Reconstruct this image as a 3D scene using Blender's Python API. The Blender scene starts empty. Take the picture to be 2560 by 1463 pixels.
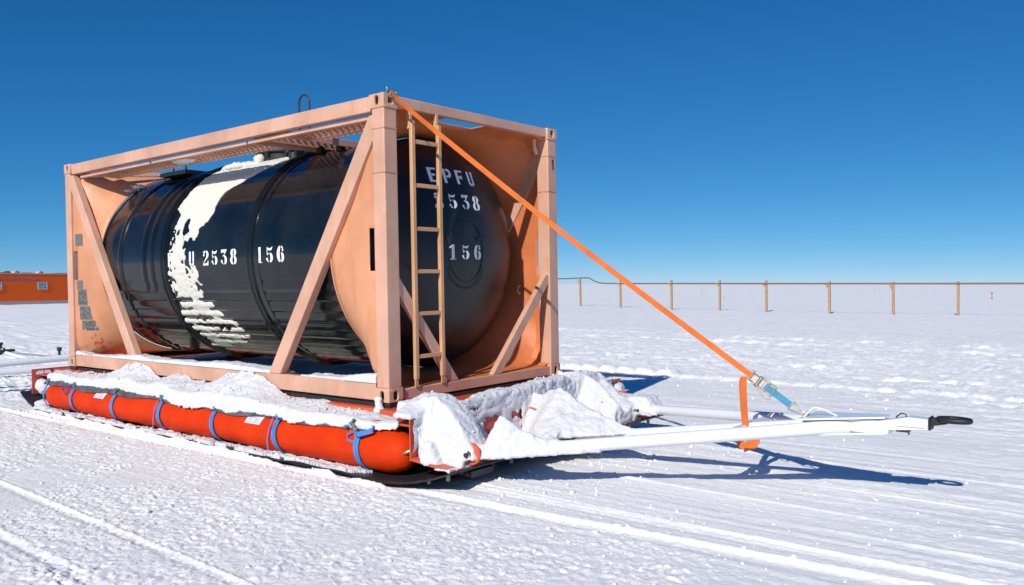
import bpy, bmesh, math, random
import numpy as np
from mathutils import Matrix, Vector
random.seed(7)
sc = bpy.context.scene
COL = sc.collection
PI = math.pi
R_ = math.radians

# ---------------------------------------------------------------- frames
# the container rests on a sled that stands about one degree out of level on the snow:
# "container space" has its origin at the container's near lower corner (x across the front, y along the side).
T3 = Matrix(((0.99988, 0.0001, -0.0149), (0.0001, 0.99995, 0.0103), (0.0149, -0.0103, 0.99983)))
up_c = Vector((0.0149, -0.0103, 1)).normalized()
_q = up_c.rotation_difference(Vector((0, 0, 1)))
T = Matrix.Translation((0, 0, 0.5315)) @ _q.to_matrix().to_4x4()

# ---------------------------------------------------------------- camera, sky, sun, exposure
cam = bpy.data.cameras.new('camera'); cam.sensor_width = 36; cam.lens = 2078.675 / 2560 * 36
cam.clip_start = 0.1; cam.clip_end = 20000
co = bpy.data.objects.new('camera', cam); COL.objects.link(co)
rot = Matrix(((0.63, 0.008, -0.777), (-0.777, 0.006, -0.63), (0.0, 1.0, 0.01)))
fwd = Vector((0.7765, 0.6300, -0.0102)).normalized()
rgt = fwd.cross(Vector((0, 0, 1))).normalized(); upv = rgt.cross(fwd)
co.matrix_world = Matrix(((rgt.x, upv.x, -fwd.x, -4.736), (rgt.y, upv.y, -fwd.y, -5.162), (rgt.z, upv.z, -fwd.z, 1.527), (0, 0, 0, 1)))
sc.camera = co

SUN_EL, SUN_TO = R_(33), Vector((-0.972, -0.236))      # direction towards the sun (horizontal)
sunv = Vector((SUN_TO.x * math.cos(SUN_EL), SUN_TO.y * math.cos(SUN_EL), math.sin(SUN_EL)))
w = bpy.data.worlds.new('World'); sc.world = w; w.use_nodes = True
nt = w.node_tree; bg = nt.nodes['Background']
sk = nt.nodes.new('ShaderNodeTexSky'); sk.sky_type = 'NISHITA'; sk.sun_disc = False
sk.sun_elevation = SUN_EL; sk.sun_rotation = math.atan2(SUN_TO.x, SUN_TO.y)
sk.altitude = 3200; sk.air_density = 0.7; sk.dust_density = 0.0; sk.ozone_density = 6.0
# the deep polar blue: each channel of the sky texture gets its own response curve
sep = nt.nodes.new('ShaderNodeSeparateColor'); cmb = nt.nodes.new('ShaderNodeCombineColor'); nt.links.new(sk.outputs[0], sep.inputs[0])
for i, (p_, c_) in enumerate(((1.50, 0.275), (0.84, 1.05), (0.62, 1.95))):
    a_ = nt.nodes.new('ShaderNodeMath'); a_.operation = 'POWER'; a_.inputs[1].default_value = p_; nt.links.new(sep.outputs[i], a_.inputs[0])
    b_ = nt.nodes.new('ShaderNodeMath'); b_.operation = 'MULTIPLY'; b_.inputs[1].default_value = c_; nt.links.new(a_.outputs[0], b_.inputs[0]); nt.links.new(b_.outputs[0], cmb.inputs[i])
nt.links.new(cmb.outputs[0], bg.inputs[0]); bg.inputs[1].default_value = 0.09
sun = bpy.data.lights.new('sun', 'SUN'); sun.energy = 4.1; sun.angle = R_(0.53); sun.color = (1.0, 0.95, 0.875)
so = bpy.data.objects.new('sun', sun); COL.objects.link(so)
so.rotation_euler = sunv.to_track_quat('Z', 'Y').to_euler()
sc.view_settings.view_transform = 'Standard'; sc.view_settings.look = 'None'
sc.view_settings.exposure = 0.08; sc.view_settings.gamma = 1
sc.render.engine = 'CYCLES'
sc.cycles.max_bounces = 8

# ---------------------------------------------------------------- numpy noise
_rs = np.random.RandomState(3)
_PERM = _rs.permutation(4096).astype(np.int64)
_VAL = _rs.rand(4096)
def _h(*ii):
    h = np.zeros_like(ii[0])
    for i in ii: h = _PERM[(h + i) & 4095]
    return _VAL[h]
def vnoise(*P):
    I = [np.floor(p).astype(np.int64) for p in P]
    F = [p - i for p, i in zip(P, I)]; F = [f * f * f * (f * (f * 6 - 15) + 10) for f in F]
    def rec(k, idx):
        if k == len(P): return _h(*idx)
        a = rec(k + 1, idx + [I[k]]); b = rec(k + 1, idx + [I[k] + 1])
        return a + (b - a) * F[k]
    return rec(0, []) * 2 - 1
def fbm(*P, oct=4, gain=0.5):
    s = 0; a = 1; f = 1; t = 0
    for o in range(oct):
        s = s + a * vnoise(*[p * f + 17.3 * o for p in P]); t += a; a *= gain; f *= 2.03
    return s / t
def sstep(a, b, x): t = np.clip((x - a) / (b - a), 0, 1); return t * t * (3 - 2 * t)

# ---------------------------------------------------------------- object helpers
def tag(o, label=None, cat=None, group=None, kind=None):
    if label: o['label'] = label
    if cat: o['category'] = cat
    if group: o['group'] = group
    if kind: o['kind'] = kind
    return o
def empty(name, loc=(0, 0, 0), space=True, rz=0):
    o = bpy.data.objects.new(name, None); COL.objects.link(o); o.empty_display_size = 0.2
    M = Matrix.Translation(loc) @ Matrix.Rotation(rz, 4, 'Z')
    o.matrix_world = (T @ M) if space else M
    return o
def link(name, me, mat, parent=None, space=True):
    o = bpy.data.objects.new(name, me); COL.objects.link(o)
    if mat is not None:
        me.materials.clear(); me.materials.append(mat)
    if parent is not None: o.parent = parent
    elif space: o.matrix_world = T.copy()
    return o
def smooth(me, ang=35):
    me.polygons.foreach_set('use_smooth', [True] * len(me.polygons))
    me.set_sharp_from_angle(angle=R_(ang)); me.update()

class MB:
    def __init__(s): s.v = []; s.f = []
    def add(s, vs, fs):
        n = len(s.v); s.v += [tuple(v) for v in vs]; s.f += [tuple(n + i for i in f) for f in fs]; return s
    def box(s, a, b):
        x0, y0, z0 = a; x1, y1, z1 = b
        return s.add([(x0, y0, z0), (x1, y0, z0), (x1, y1, z0), (x0, y1, z0), (x0, y0, z1), (x1, y0, z1), (x1, y1, z1), (x0, y1, z1)],
                     [(0, 3, 2, 1), (4, 5, 6, 7), (0, 1, 5, 4), (1, 2, 6, 5), (2, 3, 7, 6), (3, 0, 4, 7)])
    def beam(s, p, q, w_, h_, up=(0, 0, 1)):
        p = Vector(p); q = Vector(q); d = (q - p).normalized(); u = Vector(up); r = d.cross(u).normalized(); u = r.cross(d)
        c = [(-1, -1), (1, -1), (1, 1), (-1, 1)]
        vs = [p + r * (a * w_ / 2) + u * (b * h_ / 2) for a, b in c] + [q + r * (a * w_ / 2) + u * (b * h_ / 2) for a, b in c]
        return s.add(vs, [(3, 2, 1, 0), (4, 5, 6, 7), (0, 1, 5, 4), (1, 2, 6, 5), (2, 3, 7, 6), (3, 0, 4, 7)])
    def prism(s, poly, off):           # poly: 3D points in a plane, off: extrusion vector
        off = Vector(off); n = len(poly); P = [Vector(p) for p in poly]
        return s.add(P + [p + off for p in P], [tuple(range(n))[::-1], tuple(range(n, 2 * n))] + [(i, (i + 1) % n, n + (i + 1) % n, n + i) for i in range(n)])
    def tube(s, pts, r, n=12, cap=True, closed=False, ell=None):
        P = [Vector(p) for p in pts]; m = len(P); rr = r if isinstance(r, (list, tuple)) else [r] * m
        prev = None; vs = []
        for i in range(m):
            a = P[(i - 1) % m] if (closed or i > 0) else P[0]; b = P[(i + 1) % m] if (closed or i < m - 1) else P[-1]
            d = (b - a).normalized()
            if prev is None:
                u = Vector((0, 0, 1)) if abs(d.z) < 0.9 else Vector((1, 0, 0))
                u = (u - d * u.dot(d)).normalized()
            else: u = (prev - d * prev.dot(d)).normalized()
            prev = u; v = d.cross(u)
            for k in range(n):
                t = 2 * PI * k / n; vs.append(P[i] + u * (math.cos(t) * rr[i]) + v * (math.sin(t) * rr[i] * (ell or 1)))
        fs = []
        for i in range(m if closed else m - 1):
            for k in range(n):
                a = i * n + k; b = i * n + (k + 1) % n; c = ((i + 1) % m) * n + (k + 1) % n; d_ = ((i + 1) % m) * n + k
                fs.append((a, b, c, d_))
        if cap and not closed: fs += [tuple(range(n))[::-1], tuple(range((m - 1) * n, m * n))]
        return s.add(vs, fs)
    def ribbon(s, pts, wv, th=0.003):   # flat webbing: width vector per point (or one)
        P = [Vector(p) for p in pts]; m = len(P); W = [Vector(x) for x in wv] if isinstance(wv[0], (tuple, Vector)) else [Vector(wv)] * m
        vs = []
        for i in range(m):
            d = (P[min(i + 1, m - 1)] - P[max(i - 1, 0)]).normalized(); nrm = d.cross(W[i]).normalized() * th / 2; h = W[i] / 2
            vs += [P[i] - h - nrm, P[i] + h - nrm, P[i] + h + nrm, P[i] - h + nrm]
        fs = [(3, 2, 1, 0), tuple(4 * (m - 1) + k for k in range(4))]
        for i in range(m - 1):
            for k in range(4): fs.append((4 * i + k, 4 * i + (k + 1) % 4, 4 * i + 4 + (k + 1) % 4, 4 * i + 4 + k))
        return s.add(vs, fs)
    def build(s, name, mat, parent=None, bevel=0, sm=None, space=True, seg=2, label=None, recalc=True):
        me = bpy.data.meshes.new(name); me.from_pydata(s.v, [], s.f)
        if recalc:
            bm = bmesh.new(); bm.from_mesh(me); bmesh.ops.recalc_face_normals(bm, faces=bm.faces); bm.to_mesh(me); bm.free()
        if sm: smooth(me, sm)
        o = link(name, me, mat, parent, space)
        if bevel:
            b = o.modifiers.new('bevel', 'BEVEL'); b.width = bevel; b.segments = seg; b.limit_method = 'ANGLE'; b.angle_limit = R_(40)
            if not sm: smooth(me, 50)
        if label: o['label'] = label
        return o
def np_mesh(name, V, F, mat, parent=None, space=True, sm=True):
    me = bpy.data.meshes.new(name)
    V = np.asarray(V, dtype=np.float32); F = np.asarray(F, dtype=np.int32)
    me.vertices.add(len(V)); me.vertices.foreach_set('co', V.ravel())
    n = F.shape[1]
    me.loops.add(F.size); me.loops.foreach_set('vertex_index', F.ravel())
    me.polygons.add(len(F)); me.polygons.foreach_set('loop_start', np.arange(0, F.size, n, dtype=np.int32))
    me.polygons.foreach_set('loop_total', np.full(len(F), n, dtype=np.int32))
    if sm: me.polygons.foreach_set('use_smooth', np.ones(len(F), dtype=bool))
    me.update(calc_edges=True); me.validate()
    return link(name, me, mat, parent, space)

# ---------------------------------------------------------------- materials
def nodes(name):
    m = bpy.data.materials.new(name); m.use_nodes = True; t = m.node_tree
    return m, t, t.nodes['Principled BSDF']
def N(t, typ, **kw):
    n = t.nodes.new(typ)
    for k, v in kw.items():
        if k.startswith('_'): setattr(n, k[1:], v)
        else: n.inputs[k.replace('_', ' ')].default_value = v
    return n
def mixc(t, fac, a, b):
    m = t.nodes.new('ShaderNodeMix'); m.data_type = 'RGBA'
    for s_, v in ((m.inputs[0], fac), (m.inputs[6], a), (m.inputs[7], b)):
        if isinstance(v, (int, float)): s_.default_value = v
        elif isinstance(v, tuple): s_.default_value = (*v, 1)
        else: t.links.new(v, s_)
    return m.outputs[2]
def ramp(t, fac, a, b):
    r = t.nodes.new('ShaderNodeMapRange'); r.inputs[1].default_value = a; r.inputs[2].default_value = b
    t.links.new(fac, r.inputs[0]); return r.outputs[0]
def noise(t, scale, detail=4, rough=0.55, stretch=None):
    tc = t.nodes.new('ShaderNodeTexCoord'); src = tc.outputs['Object']
    if stretch:
        mp = t.nodes.new('ShaderNodeMapping'); mp.inputs['Scale'].default_value = stretch; t.links.new(src, mp.inputs[0]); src = mp.outputs[0]
    n = N(t, 'ShaderNodeTexNoise', Scale=scale, Detail=detail, Roughness=rough); t.links.new(src, n.inputs['Vector'])
    return n.outputs[0]
def bump(t, p, h, strength, dist=0.01):
    b = N(t, 'ShaderNodeBump', Strength=strength, Distance=dist); t.links.new(h, b.inputs['Height']); t.links.new(b.outputs[0], p.inputs['Normal']); return b

def paint(name, base, rust=(0.28, 0.12, 0.03), chip=0.5, dirt=0.35, rough=0.45, ochre=None):
    m, t, p = nodes(name)
    n1 = noise(t, 1.7, 5); n2 = noise(t, 9, 6, 0.65, (1, 1, 0.25)); n3 = noise(t, 38, 5, 0.7)
    light = tuple(min(1, c * 1.12 + 0.02) for c in base); dark = tuple(c * 0.86 for c in base)
    c = mixc(t, ramp(t, n1, 0.35, 0.68), light, dark)
    if ochre: c = mixc(t, ramp(t, n2, 0.57 - 0.1 * dirt, 0.74), c, ochre)
    cc = N(t, 'ShaderNodeMath', _operation='MULTIPLY'); t.links.new(ramp(t, n3, 0.655 - 0.05 * chip, 0.685), cc.inputs[0]); t.links.new(ramp(t, n1, 0.45, 0.6), cc.inputs[1])
    c = mixc(t, cc.outputs[0], c, rust)
    t.links.new(c, p.inputs['Base Color'])
    rr = N(t, 'ShaderNodeMapRange', To_Min=rough - 0.08, To_Max=rough + 0.15); t.links.new(n2, rr.inputs[0]); t.links.new(rr.outputs[0], p.inputs['Roughness'])
    bump(t, p, n3, 0.12, 0.004)
    return m
def plain(name, base, rough=0.5, metal=0.0, var=0.12, scale=20, bmp=0.1, spec=None):
    m, t, p = nodes(name)
    n1 = noise(t, scale, 5)
    c = mixc(t, ramp(t, n1, 0.3, 0.7), tuple(min(1, c * (1 + var)) for c in base), tuple(c * (1 - var) for c in base))
    t.links.new(c, p.inputs['Base Color']); p.inputs['Roughness'].default_value = rough; p.inputs['Metallic'].default_value = metal
    if bmp: bump(t, p, n1, bmp, 0.003)
    return m
M = {}
M['salmon'] = paint('salmon_paint', (0.60, 0.335, 0.23), ochre=(0.54, 0.285, 0.14))
M['skirt_in'] = paint('inner_orange_paint', (0.60, 0.165, 0.05), ochre=(0.5, 0.2, 0.06), chip=0.2)
M['weld'] = paint('weld_orange', (0.50, 0.22, 0.09), dirt=0.8)
M['skirt'] = paint('skirt_orange_paint', (0.61, 0.265, 0.13), ochre=(0.57, 0.24, 0.09), chip=0.2)
M['ladder'] = paint('ladder_paint', (0.62, 0.33, 0.17), ochre=(0.50, 0.33, 0.10), dirt=0.9)
M['orange'] = paint('deck_orange_paint', (0.58, 0.085, 0.022), rust=(0.2, 0.06, 0.03), chip=0.3)
M['red'] = paint('plate_red_paint', (0.50, 0.075, 0.035), rust=(0.2, 0.06, 0.03), chip=0.3)
M['white_paint'] = plain('white_pipe_paint', (0.76, 0.77, 0.80), 0.22, var=0.02, bmp=0.03)
M['steel'] = plain('galvanised_steel', (0.33, 0.32, 0.26), 0.42, 0.8, var=0.2, scale=60)
M['brass'] = plain('brass', (0.55, 0.38, 0.16), 0.3, 0.9)
M['dark_steel'] = plain('dark_steel', (0.06, 0.055, 0.06), 0.45, 0.5)
M['black'] = plain('black_paint', (0.014, 0.014, 0.016), 0.55)
M['rubber'] = plain('black_polyethylene', (0.022, 0.022, 0.024), 0.42, var=0.3)
M['white_mark'] = plain('stencil_white', (0.80, 0.82, 0.84), 0.5, var=0.05)
M['grey_arm'] = plain('grey_arm_paint', (0.25, 0.28, 0.30), 0.5)
M['black_mark'] = plain('stencil_black', (0.02, 0.02, 0.02), 0.5)
M['grey_plate'] = plain('grey_decal', (0.15, 0.145, 0.135), 0.4, var=0.12, scale=40)
M['dark_print'] = plain('dark_print', (0.03, 0.035, 0.045), 0.5)
M['lilac_label'] = plain('white_label', (0.78, 0.74, 0.80), 0.4, var=0.03)
M['grey_print'] = plain('grey_print', (0.36, 0.34, 0.42), 0.5)
M['wood'] = plain('weathered_wood', (0.40, 0.25, 0.12), 0.8, var=0.3, scale=14)
M['pipe_dark'] = plain('pipe_brown', (0.20, 0.115, 0.08), 0.6)
M['wall_orange'] = plain('building_orange', (0.78, 0.105, 0.003), 0.8, var=0.06, scale=3)
M['trim_grey'] = plain('trim_grey', (0.45, 0.44, 0.43), 0.6)
M['pane'] = plain('window_pane', (0.20, 0.36, 0.42), 0.12, var=0.2, scale=2)
M['glyph_faded'] = plain('faded_lettering', (0.23, 0.13, 0.20), 0.7)
M['stake_red'] = plain('stake_red', (0.40, 0.15, 0.12), 0.7)
M['cover'] = plain('frosted_black_cover', (0.09, 0.09, 0.10), 0.6, var=0.6, scale=6)

def tank_mat():
    m, t, p = nodes('glossy_black_tank')
    n1 = noise(t, 2.2, 5); n2 = noise(t, 60, 4)
    c = mixc(t, ramp(t, n1, 0.35, 0.7), (0.004, 0.006, 0.008), (0.013, 0.016, 0.017)); t.links.new(c, p.inputs['Base Color'])
    p.inputs['Specular IOR Level'].default_value = 0.45; rr = N(t, 'ShaderNodeMapRange', To_Min=0.04, To_Max=0.20); t.links.new(n1, rr.inputs[0]); t.links.new(rr.outputs[0], p.inputs['Roughness'])
    bump(t, p, n1, 0.06, 0.03); return m
M['tank'] = tank_mat()
def head_mat():
    m, t, p = nodes('dull_black_tank_head')
    n1 = noise(t, 2.2, 5)
    c = mixc(t, ramp(t, n1, 0.35, 0.7), (0.006, 0.008, 0.011), (0.014, 0.017, 0.020)); t.links.new(c, p.inputs['Base Color'])
    rr = N(t, 'ShaderNodeMapRange', To_Min=0.30, To_Max=0.45); t.links.new(n1, rr.inputs[0]); t.links.new(rr.outputs[0], p.inputs['Roughness'])
    bump(t, p, n1, 0.08, 0.03); return m
M['head'] = head_mat()
def airtube_mat():
    m, t, p = nodes('orange_pvc_fabric')
    n1 = noise(t, 3, 3); n2 = noise(t, 30, 5, 0.6, (1, 0.2, 1))
    c = mixc(t, ramp(t, n1, 0.3, 0.7), (0.68, 0.042, 0.002), (0.58, 0.030, 0.0015)); t.links.new(c, p.inputs['Base Color'])
    p.inputs['Roughness'].default_value = 0.6; p.inputs['Specular IOR Level'].default_value = 0.12; bump(t, p, n2, 0.35, 0.015); return m
M['airtube'] = airtube_mat()
def webbing(name, base):
    m, t, p = nodes(name)
    n1 = noise(t, 7, 5); n2 = noise(t, 160, 2)
    c = mixc(t, ramp(t, n1, 0.35, 0.7), base, tuple(c * 0.72 for c in base)); t.links.new(c, p.inputs['Base Color'])
    p.inputs['Roughness'].default_value = 0.8; bump(t, p, n2, 0.25, 0.002); return m
M['web_orange'] = webbing('orange_webbing', (0.74, 0.165, 0.025))
M['web_blue'] = webbing('pale_blue_webbing', (0.07, 0.31, 0.50))
M['web_strap'] = webbing('blue_webbing', (0.055, 0.24, 0.60))
def snow_mat(name, base, bscale=((55, 0.35, 0.010), (9, 0.25, 0.03)), dirt=None):
    m, t, p = nodes(name)
    tc = t.nodes.new('ShaderNodeTexCoord')
    prev = None
    for sc_, st, di in bscale:
        n = N(t, 'ShaderNodeTexNoise', Scale=sc_, Detail=6.0, Roughness=0.62); t.links.new(tc.outputs['Object'], n.inputs['Vector'])
        b = N(t, 'ShaderNodeBump', Strength=st, Distance=di); t.links.new(n.outputs[0], b.inputs['Height'])
        if prev is not None: t.links.new(prev, b.inputs['Normal'])
        prev = b.outputs[0]
    t.links.new(prev, p.inputs['Normal'])
    p.inputs['Roughness'].default_value = 0.75; p.inputs['Specular IOR Level'].default_value = 0.25
    c = mixc(t, ramp(t, noise(t, 1.1, 5), 0.3, 0.7), base, tuple(x * 0.96 for x in base))
    if dirt: c = mixc(t, ramp(t, noise(t, dirt[1], 6, 0.7), 0.5, 0.72), c, dirt[0])
    t.links.new(c, p.inputs['Base Color'])
    return m
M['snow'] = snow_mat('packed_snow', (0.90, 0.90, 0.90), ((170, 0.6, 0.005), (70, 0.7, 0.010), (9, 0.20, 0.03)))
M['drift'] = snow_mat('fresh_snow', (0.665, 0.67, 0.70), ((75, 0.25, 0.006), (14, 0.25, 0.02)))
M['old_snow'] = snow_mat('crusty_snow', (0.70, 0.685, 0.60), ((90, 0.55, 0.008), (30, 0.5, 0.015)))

# ================================================================ GROUND
def axis(lo, hi, step, mid, g1, g2, gneg, far):
    a = list(np.arange(lo, hi, step)); s = step
    while a[-1] < mid: s *= g1; a.append(a[-1] + s)
    while a[-1] < far: s *= g2; a.append(a[-1] + s)
    s = step; b = []; x = a[0]
    while x > -far: s *= gneg; x -= s; b.append(x)
    return np.array(b[::-1] + a)
n_pl = T.to_3x3() @ Vector((0, 0, 1)); p_pl = T @ Vector((1.2, 1.0, -0.55))
def base_plane(X, Y):
    h = p_pl.z - (n_pl.x * (X - p_pl.x) + n_pl.y * (Y - p_pl.y)) / n_pl.z
    d2 = (X - 1.2) ** 2 + (Y - 1.0) ** 2
    return h * np.exp(-d2 / 13.0 ** 2)
def line(X, x0, wd): return np.exp(-((X - x0) / wd) ** 2)
def ground_h(X, Y):
    d = np.hypot(X - 1, Y - 1)
    h = base_plane(X, Y)
    far = sstep(4, 14, d)
    h += 0.016 * fbm(X * 0.35, Y * 0.22, oct=3)
    h += far * (0.05 * fbm(X * 0.12 + 5, Y * 0.09, oct=3) * sstep(8, 40, d) + 0.012 * fbm(X * 1.1, Y * 0.45, oct=4))
    # ski and runner grooves parallel to the sled
    wob = 0.012 * vnoise(Y * 0.3 + 3, X * 0 + 1.5)
    xs = X + wob
    def ridge(x0, y0, x1, y1, wd, ht, brk=0.0):
        xc = x0 + (Y - y0) * (x1 - x0) / (y1 - y0)
        g = ht * np.exp(-(np.abs(xs - xc) / wd) ** 2.6)
        if brk: g *= sstep(-brk, brk, fbm(Y * 0.9 + x0 * 7, X * 0 + x0, oct=2) + 0.25)
        return g
    h += ridge(-0.585, 6.8, -0.30, -2.5, 0.030, 0.016) - ridge(-0.66, 6.8, -0.375, -2.5, 0.05, 0.010)
    h += ridge(-2.12, 2.4, -2.26, -1.4, 0.014, 0.009) - ridge(-2.17, 2.4, -2.31, -1.4, 0.03, 0.008)
    h += ridge(-2.62, 2.4, -2.72, -1.4, 0.014, 0.007, 0.2) - ridge(-2.68, 2.4, -2.78, -1.4, 0.03, 0.012) + ridge(-2.80, 2.4, -2.90, -1.4, 0.014, 0.006, 0.2)
    rg = sstep(0.6, -0.6, Y) * sstep(-0.75, -0.1, X - 0.10 * (Y + 1)) * sstep(9.0, 4.0, X)
    rg = np.maximum(rg, 0.6 * sstep(-0.62, -0.50, X) * sstep(-0.36, -0.44, X) * sstep(6.8, 6.2, Y))
    wrp = fbm(X * 9, Y * 3.0, oct=3)
    def grooves(f, sc_, ph): 
        v = vnoise((xs + 0.008 * wrp) * f + ph, Y * sc_ + ph); return np.tanh(v * 5.5)
    sm = grooves(3.1, 0.05, 4) * 0.5 + grooves(7.3, 0.07, 9) * 0.45 + grooves(15.0, 0.10, 3) * 0.24 + grooves(31.0, 0.16, 1) * 0.10
    h += rg * 0.0105 * sm
    for x0, hh in ((0.02, 0.012), (0.42, 0.009), (0.83, 0.012), (1.15, 0.008), (1.55, 0.009), (-0.62, 0.010), (2.35, 0.010)):
        h += rg * ridge(x0, -1, x0 - 0.10, -5, 0.020, hh, 0.25)
    h += 0.0010 * sstep(2.5, -0.5, X) * grooves(22, 0.25, 5) * (1 - rg)
    # small clods and crumbs
    rough_m = sstep(-0.25, 0.35, fbm(X * 0.9, Y * 0.55, oct=3)) * (1 - 0.55 * rg)
    near = np.exp(-np.maximum(d - 12, 0) / 8)
    cr = 0.45 * fbm(X * 10, Y * 8, oct=2) + 0.9 * fbm(X * 27, Y * 23, oct=3, gain=0.75)
    h += near * (0.0035 + 0.0085 * rough_m) * (1 - 0.45 * rg) * cr
    bl = vnoise(X * 38 + 4, Y * 33); clod = np.maximum(0, bl - 0.30) * np.maximum(0, fbm(X * 2.1, Y * 2.0 + 8, oct=2) + 0.30)
    h += near * 0.027 * clod * (1 - 0.6 * rg)
    pit = np.maximum(0, vnoise(X * 42 + 9, Y * 36 + 5) - 0.42) * (0.3 + rough_m)
    h -= near * 0.018 * pit * (1 - 0.5 * rg)
    # wind-packed roughness farther away
    h += sstep(5, 9, d) * (0.055 * fbm(X * 2.6, Y * 1.7, oct=5, gain=0.72) + 0.030 * np.maximum(0, vnoise(X * 6, Y * 5) - 0.35)) * sstep(90, 30, d)
    h += sstep(4, 8, d) * sstep(50, 20, d) * 0.030 * fbm(X * 6.5, Y * 4.5, oct=3, gain=0.8)
    # caterpillar tracks: rows of cleat marks
    def cleats(x0, slope, y0, y1, wd, amp, pitch=0.36, seed=0.0):
        u = X - (x0 + slope * (Y - 1)) - 0.05 * vnoise(Y * 0.5 + seed, X * 0 + seed)
        m = sstep(y0, y0 + 0.5, Y) * sstep(y1, y1 - 0.5, Y) * (0.55 + 0.6 * vnoise(Y * 0.8 + seed, X * 0 + 2.2))
        ph = (Y / pitch + 0.15 * vnoise(Y * 1.3 + seed, X * 0)) % 1.0
        notch = np.clip(np.sin(PI * ph) * 1.5 - 0.55, 0, 1)           # one bite per cleat
        wall = sstep(-wd, wd * 0.2, u) * sstep(wd * 1.25, wd * 0.95, u + 0.03 * notch)      # gentle near side, steep far wall
        m = m * sstep(-0.35, 0.25, fbm(Y * 1.1 + seed * 3, X * 0.7, oct=3))
        return 0.8 * m * amp * (0.22 * np.exp(-((u - 1.5 * wd) / wd) ** 2) - 1.25 * notch * wall - 0.15 * wall)
    ph = ((Y + 0.05 * vnoise(Y * 1.1, X * 0 + 5)) / 0.37) % 1.0; sc_b = np.clip(1.5 * np.sin(PI * ph) - 0.25, 0, 1)
    h += (0.055 + 0.055 * sc_b) * sstep(-0.06, 0.07, X - 7.07 + 0.05 * sc_b) * sstep(0.55, 0.2, X - 7.07) * sstep(-7, -5, Y) * sstep(7.5, 6.5, Y) * np.where(Y < 1.2, 0.45, 1.0)
    h += cleats(8.15, -0.10, -9, 0.5, 0.16, 0.10, 0.38, 2)
    h += cleats(6.4, -0.03, -9, -1.5, 0.16, 0.07, 0.37, 3)
    h += cleats(9.7, 0.03, -14, 12, 0.2, 0.07, 0.4, 4) + cleats(11.6, -0.05, -12, 14, 0.2, 0.08, 0.4, 5)
    h += cleats(15.0, 0.04, -16, 22, 0.3, 0.12, 0.45, 6) + cleats(17.0, 0.04, -16, 22, 0.3, 0.12, 0.45, 7)
    h += cleats(21.5, 0.0, -20, 30, 0.3, 0.07, 0.5, 8)
    # drift to the left behind the sled
    h += 0.22 * np.exp(-(((X - 3.1) / 1.6) ** 2 + ((Y - 12.6) / 1.5) ** 2))
    # bedding hollow under the skid sheet
    under = sstep(-0.46, -0.40, X) * sstep(2.94, 2.86, X) * sstep(-0.9, -0.35, Y) * sstep(6.4, 6.0, Y)
    h = h * (1 - under) + (base_plane(X, Y) - 0.02) * under
    berm = np.exp(-((X + 0.455) / 0.035) ** 2) * sstep(-0.85, -0.3, Y) * sstep(6.3, 5.8, Y)
    h += berm * 0.046 * (0.8 + 1.1 * fbm(X * 14, Y * 4, oct=3))
    # shallow rise of the plateau behind the fence, level at the horizon
    return h
GX = axis(-3.5, 1.2, 0.0108, 17, 1.0066, 1.05, 1.10, 9000); GY = axis(-4.9, 1.6, 0.0108, 14, 1.0066, 1.05, 1.10, 9000)
# the right-hand foreground reaches in front of the sled
XX, YY = np.meshgrid(GX, GY, indexing='ij')
ZZ = ground_h(XX, YY)
nx, ny = len(GX), len(GY)
idx = np.arange(nx * ny).reshape(nx, ny)
F = np.stack([idx[:-1, :-1], idx[1:, :-1], idx[1:, 1:], idx[:-1, 1:]], -1).reshape(-1, 4)
g = np_mesh('snow_ground', np.stack([XX, YY, ZZ], -1).reshape(-1, 3), F, M['snow'], space=False)
tag(g, kind='structure')
print('ground verts', nx * ny)

# ================================================================ TANK CONTAINER
W, L, H = 2.438, 6.058, 2.591
CX, CZ, TR = 1.219, 1.30, 1.14
tc_ = tag(empty('tank_container', (0, 0, 0)), 'salmon-framed tank container holding a glossy black cylindrical tank, chained on a snowy orange sled'.replace(', chained', ' and standing'), 'tank container')

def stadium(n, hw, hh):            # tall or wide rounded slot
    out = []
    for k in range(n):
        a = 2 * PI * (k + 0.5) / n - PI
        c, s_ = math.cos(a), math.sin(a); r = min(hw, hh)
        out.append((c * r + math.copysign(hw - r, c), s_ * r + math.copysign(hh - r, s_)))
    return out
def rectring(n, u0, u1, v0, v1):   # n = multiple of 4, starts at the left side bottom corner going counterclockwise like stadium
    q = n // 4; out = []
    per = [((u0, 0), (v0, 0))]
    # angles (k+.5)/n*2pi - pi : start left, go down, right, up
    for k in range(n):
        a = 2 * PI * (k + 0.5) / n - PI
        c, s_ = math.cos(a), math.sin(a); m = max(abs(c), abs(s_)); c /= m; s_ /= m
        out.append(((u0 + u1) / 2 + c * (u1 - u0) / 2, (v0 + v1) / 2 + s_ * (v1 - v0) / 2))
    return out
def holed(mb, o, u, v, u0, u1, v0, v1, hc, hw, hh, inward, depth, n=20):
    # rectangle with a slot: vertices o + u*a + v*b
    o, u, v, inward = Vector(o), Vector(u), Vector(v), Vector(inward)
    ring = rectring(n, u0, u1, v0, v1); hole = [(hc[0] + a, hc[1] + b) for a, b in stadium(n, hw, hh)]
    P = lambda a, b, d=0: o + u * a + v * b + inward * d
    vs = [P(*r) for r in ring] + [P(*h_) for h_ in hole] + [P(*h_, depth) for h_ in hole]
    fs = []
    for k in range(n):
        j = (k + 1) % n; fs.append((k, j, n + j, n + k)); fs.append((n + k, n + j, 2 * n + j, 2 * n + k))
    mb.add(vs, fs)
    # corner triangles
    cs = [(u0, v0), (u1, v0), (u1, v1), (u0, v1)]
    for c in cs:
        ds = sorted(range(n), key=lambda k: (ring[k][0] - c[0]) ** 2 + (ring[k][1] - c[1]) ** 2)[:2]
        mb.add([P(*ring[ds[0]]), P(*ring[ds[1]]), P(*c)], [(0, 1, 2)])
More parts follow.
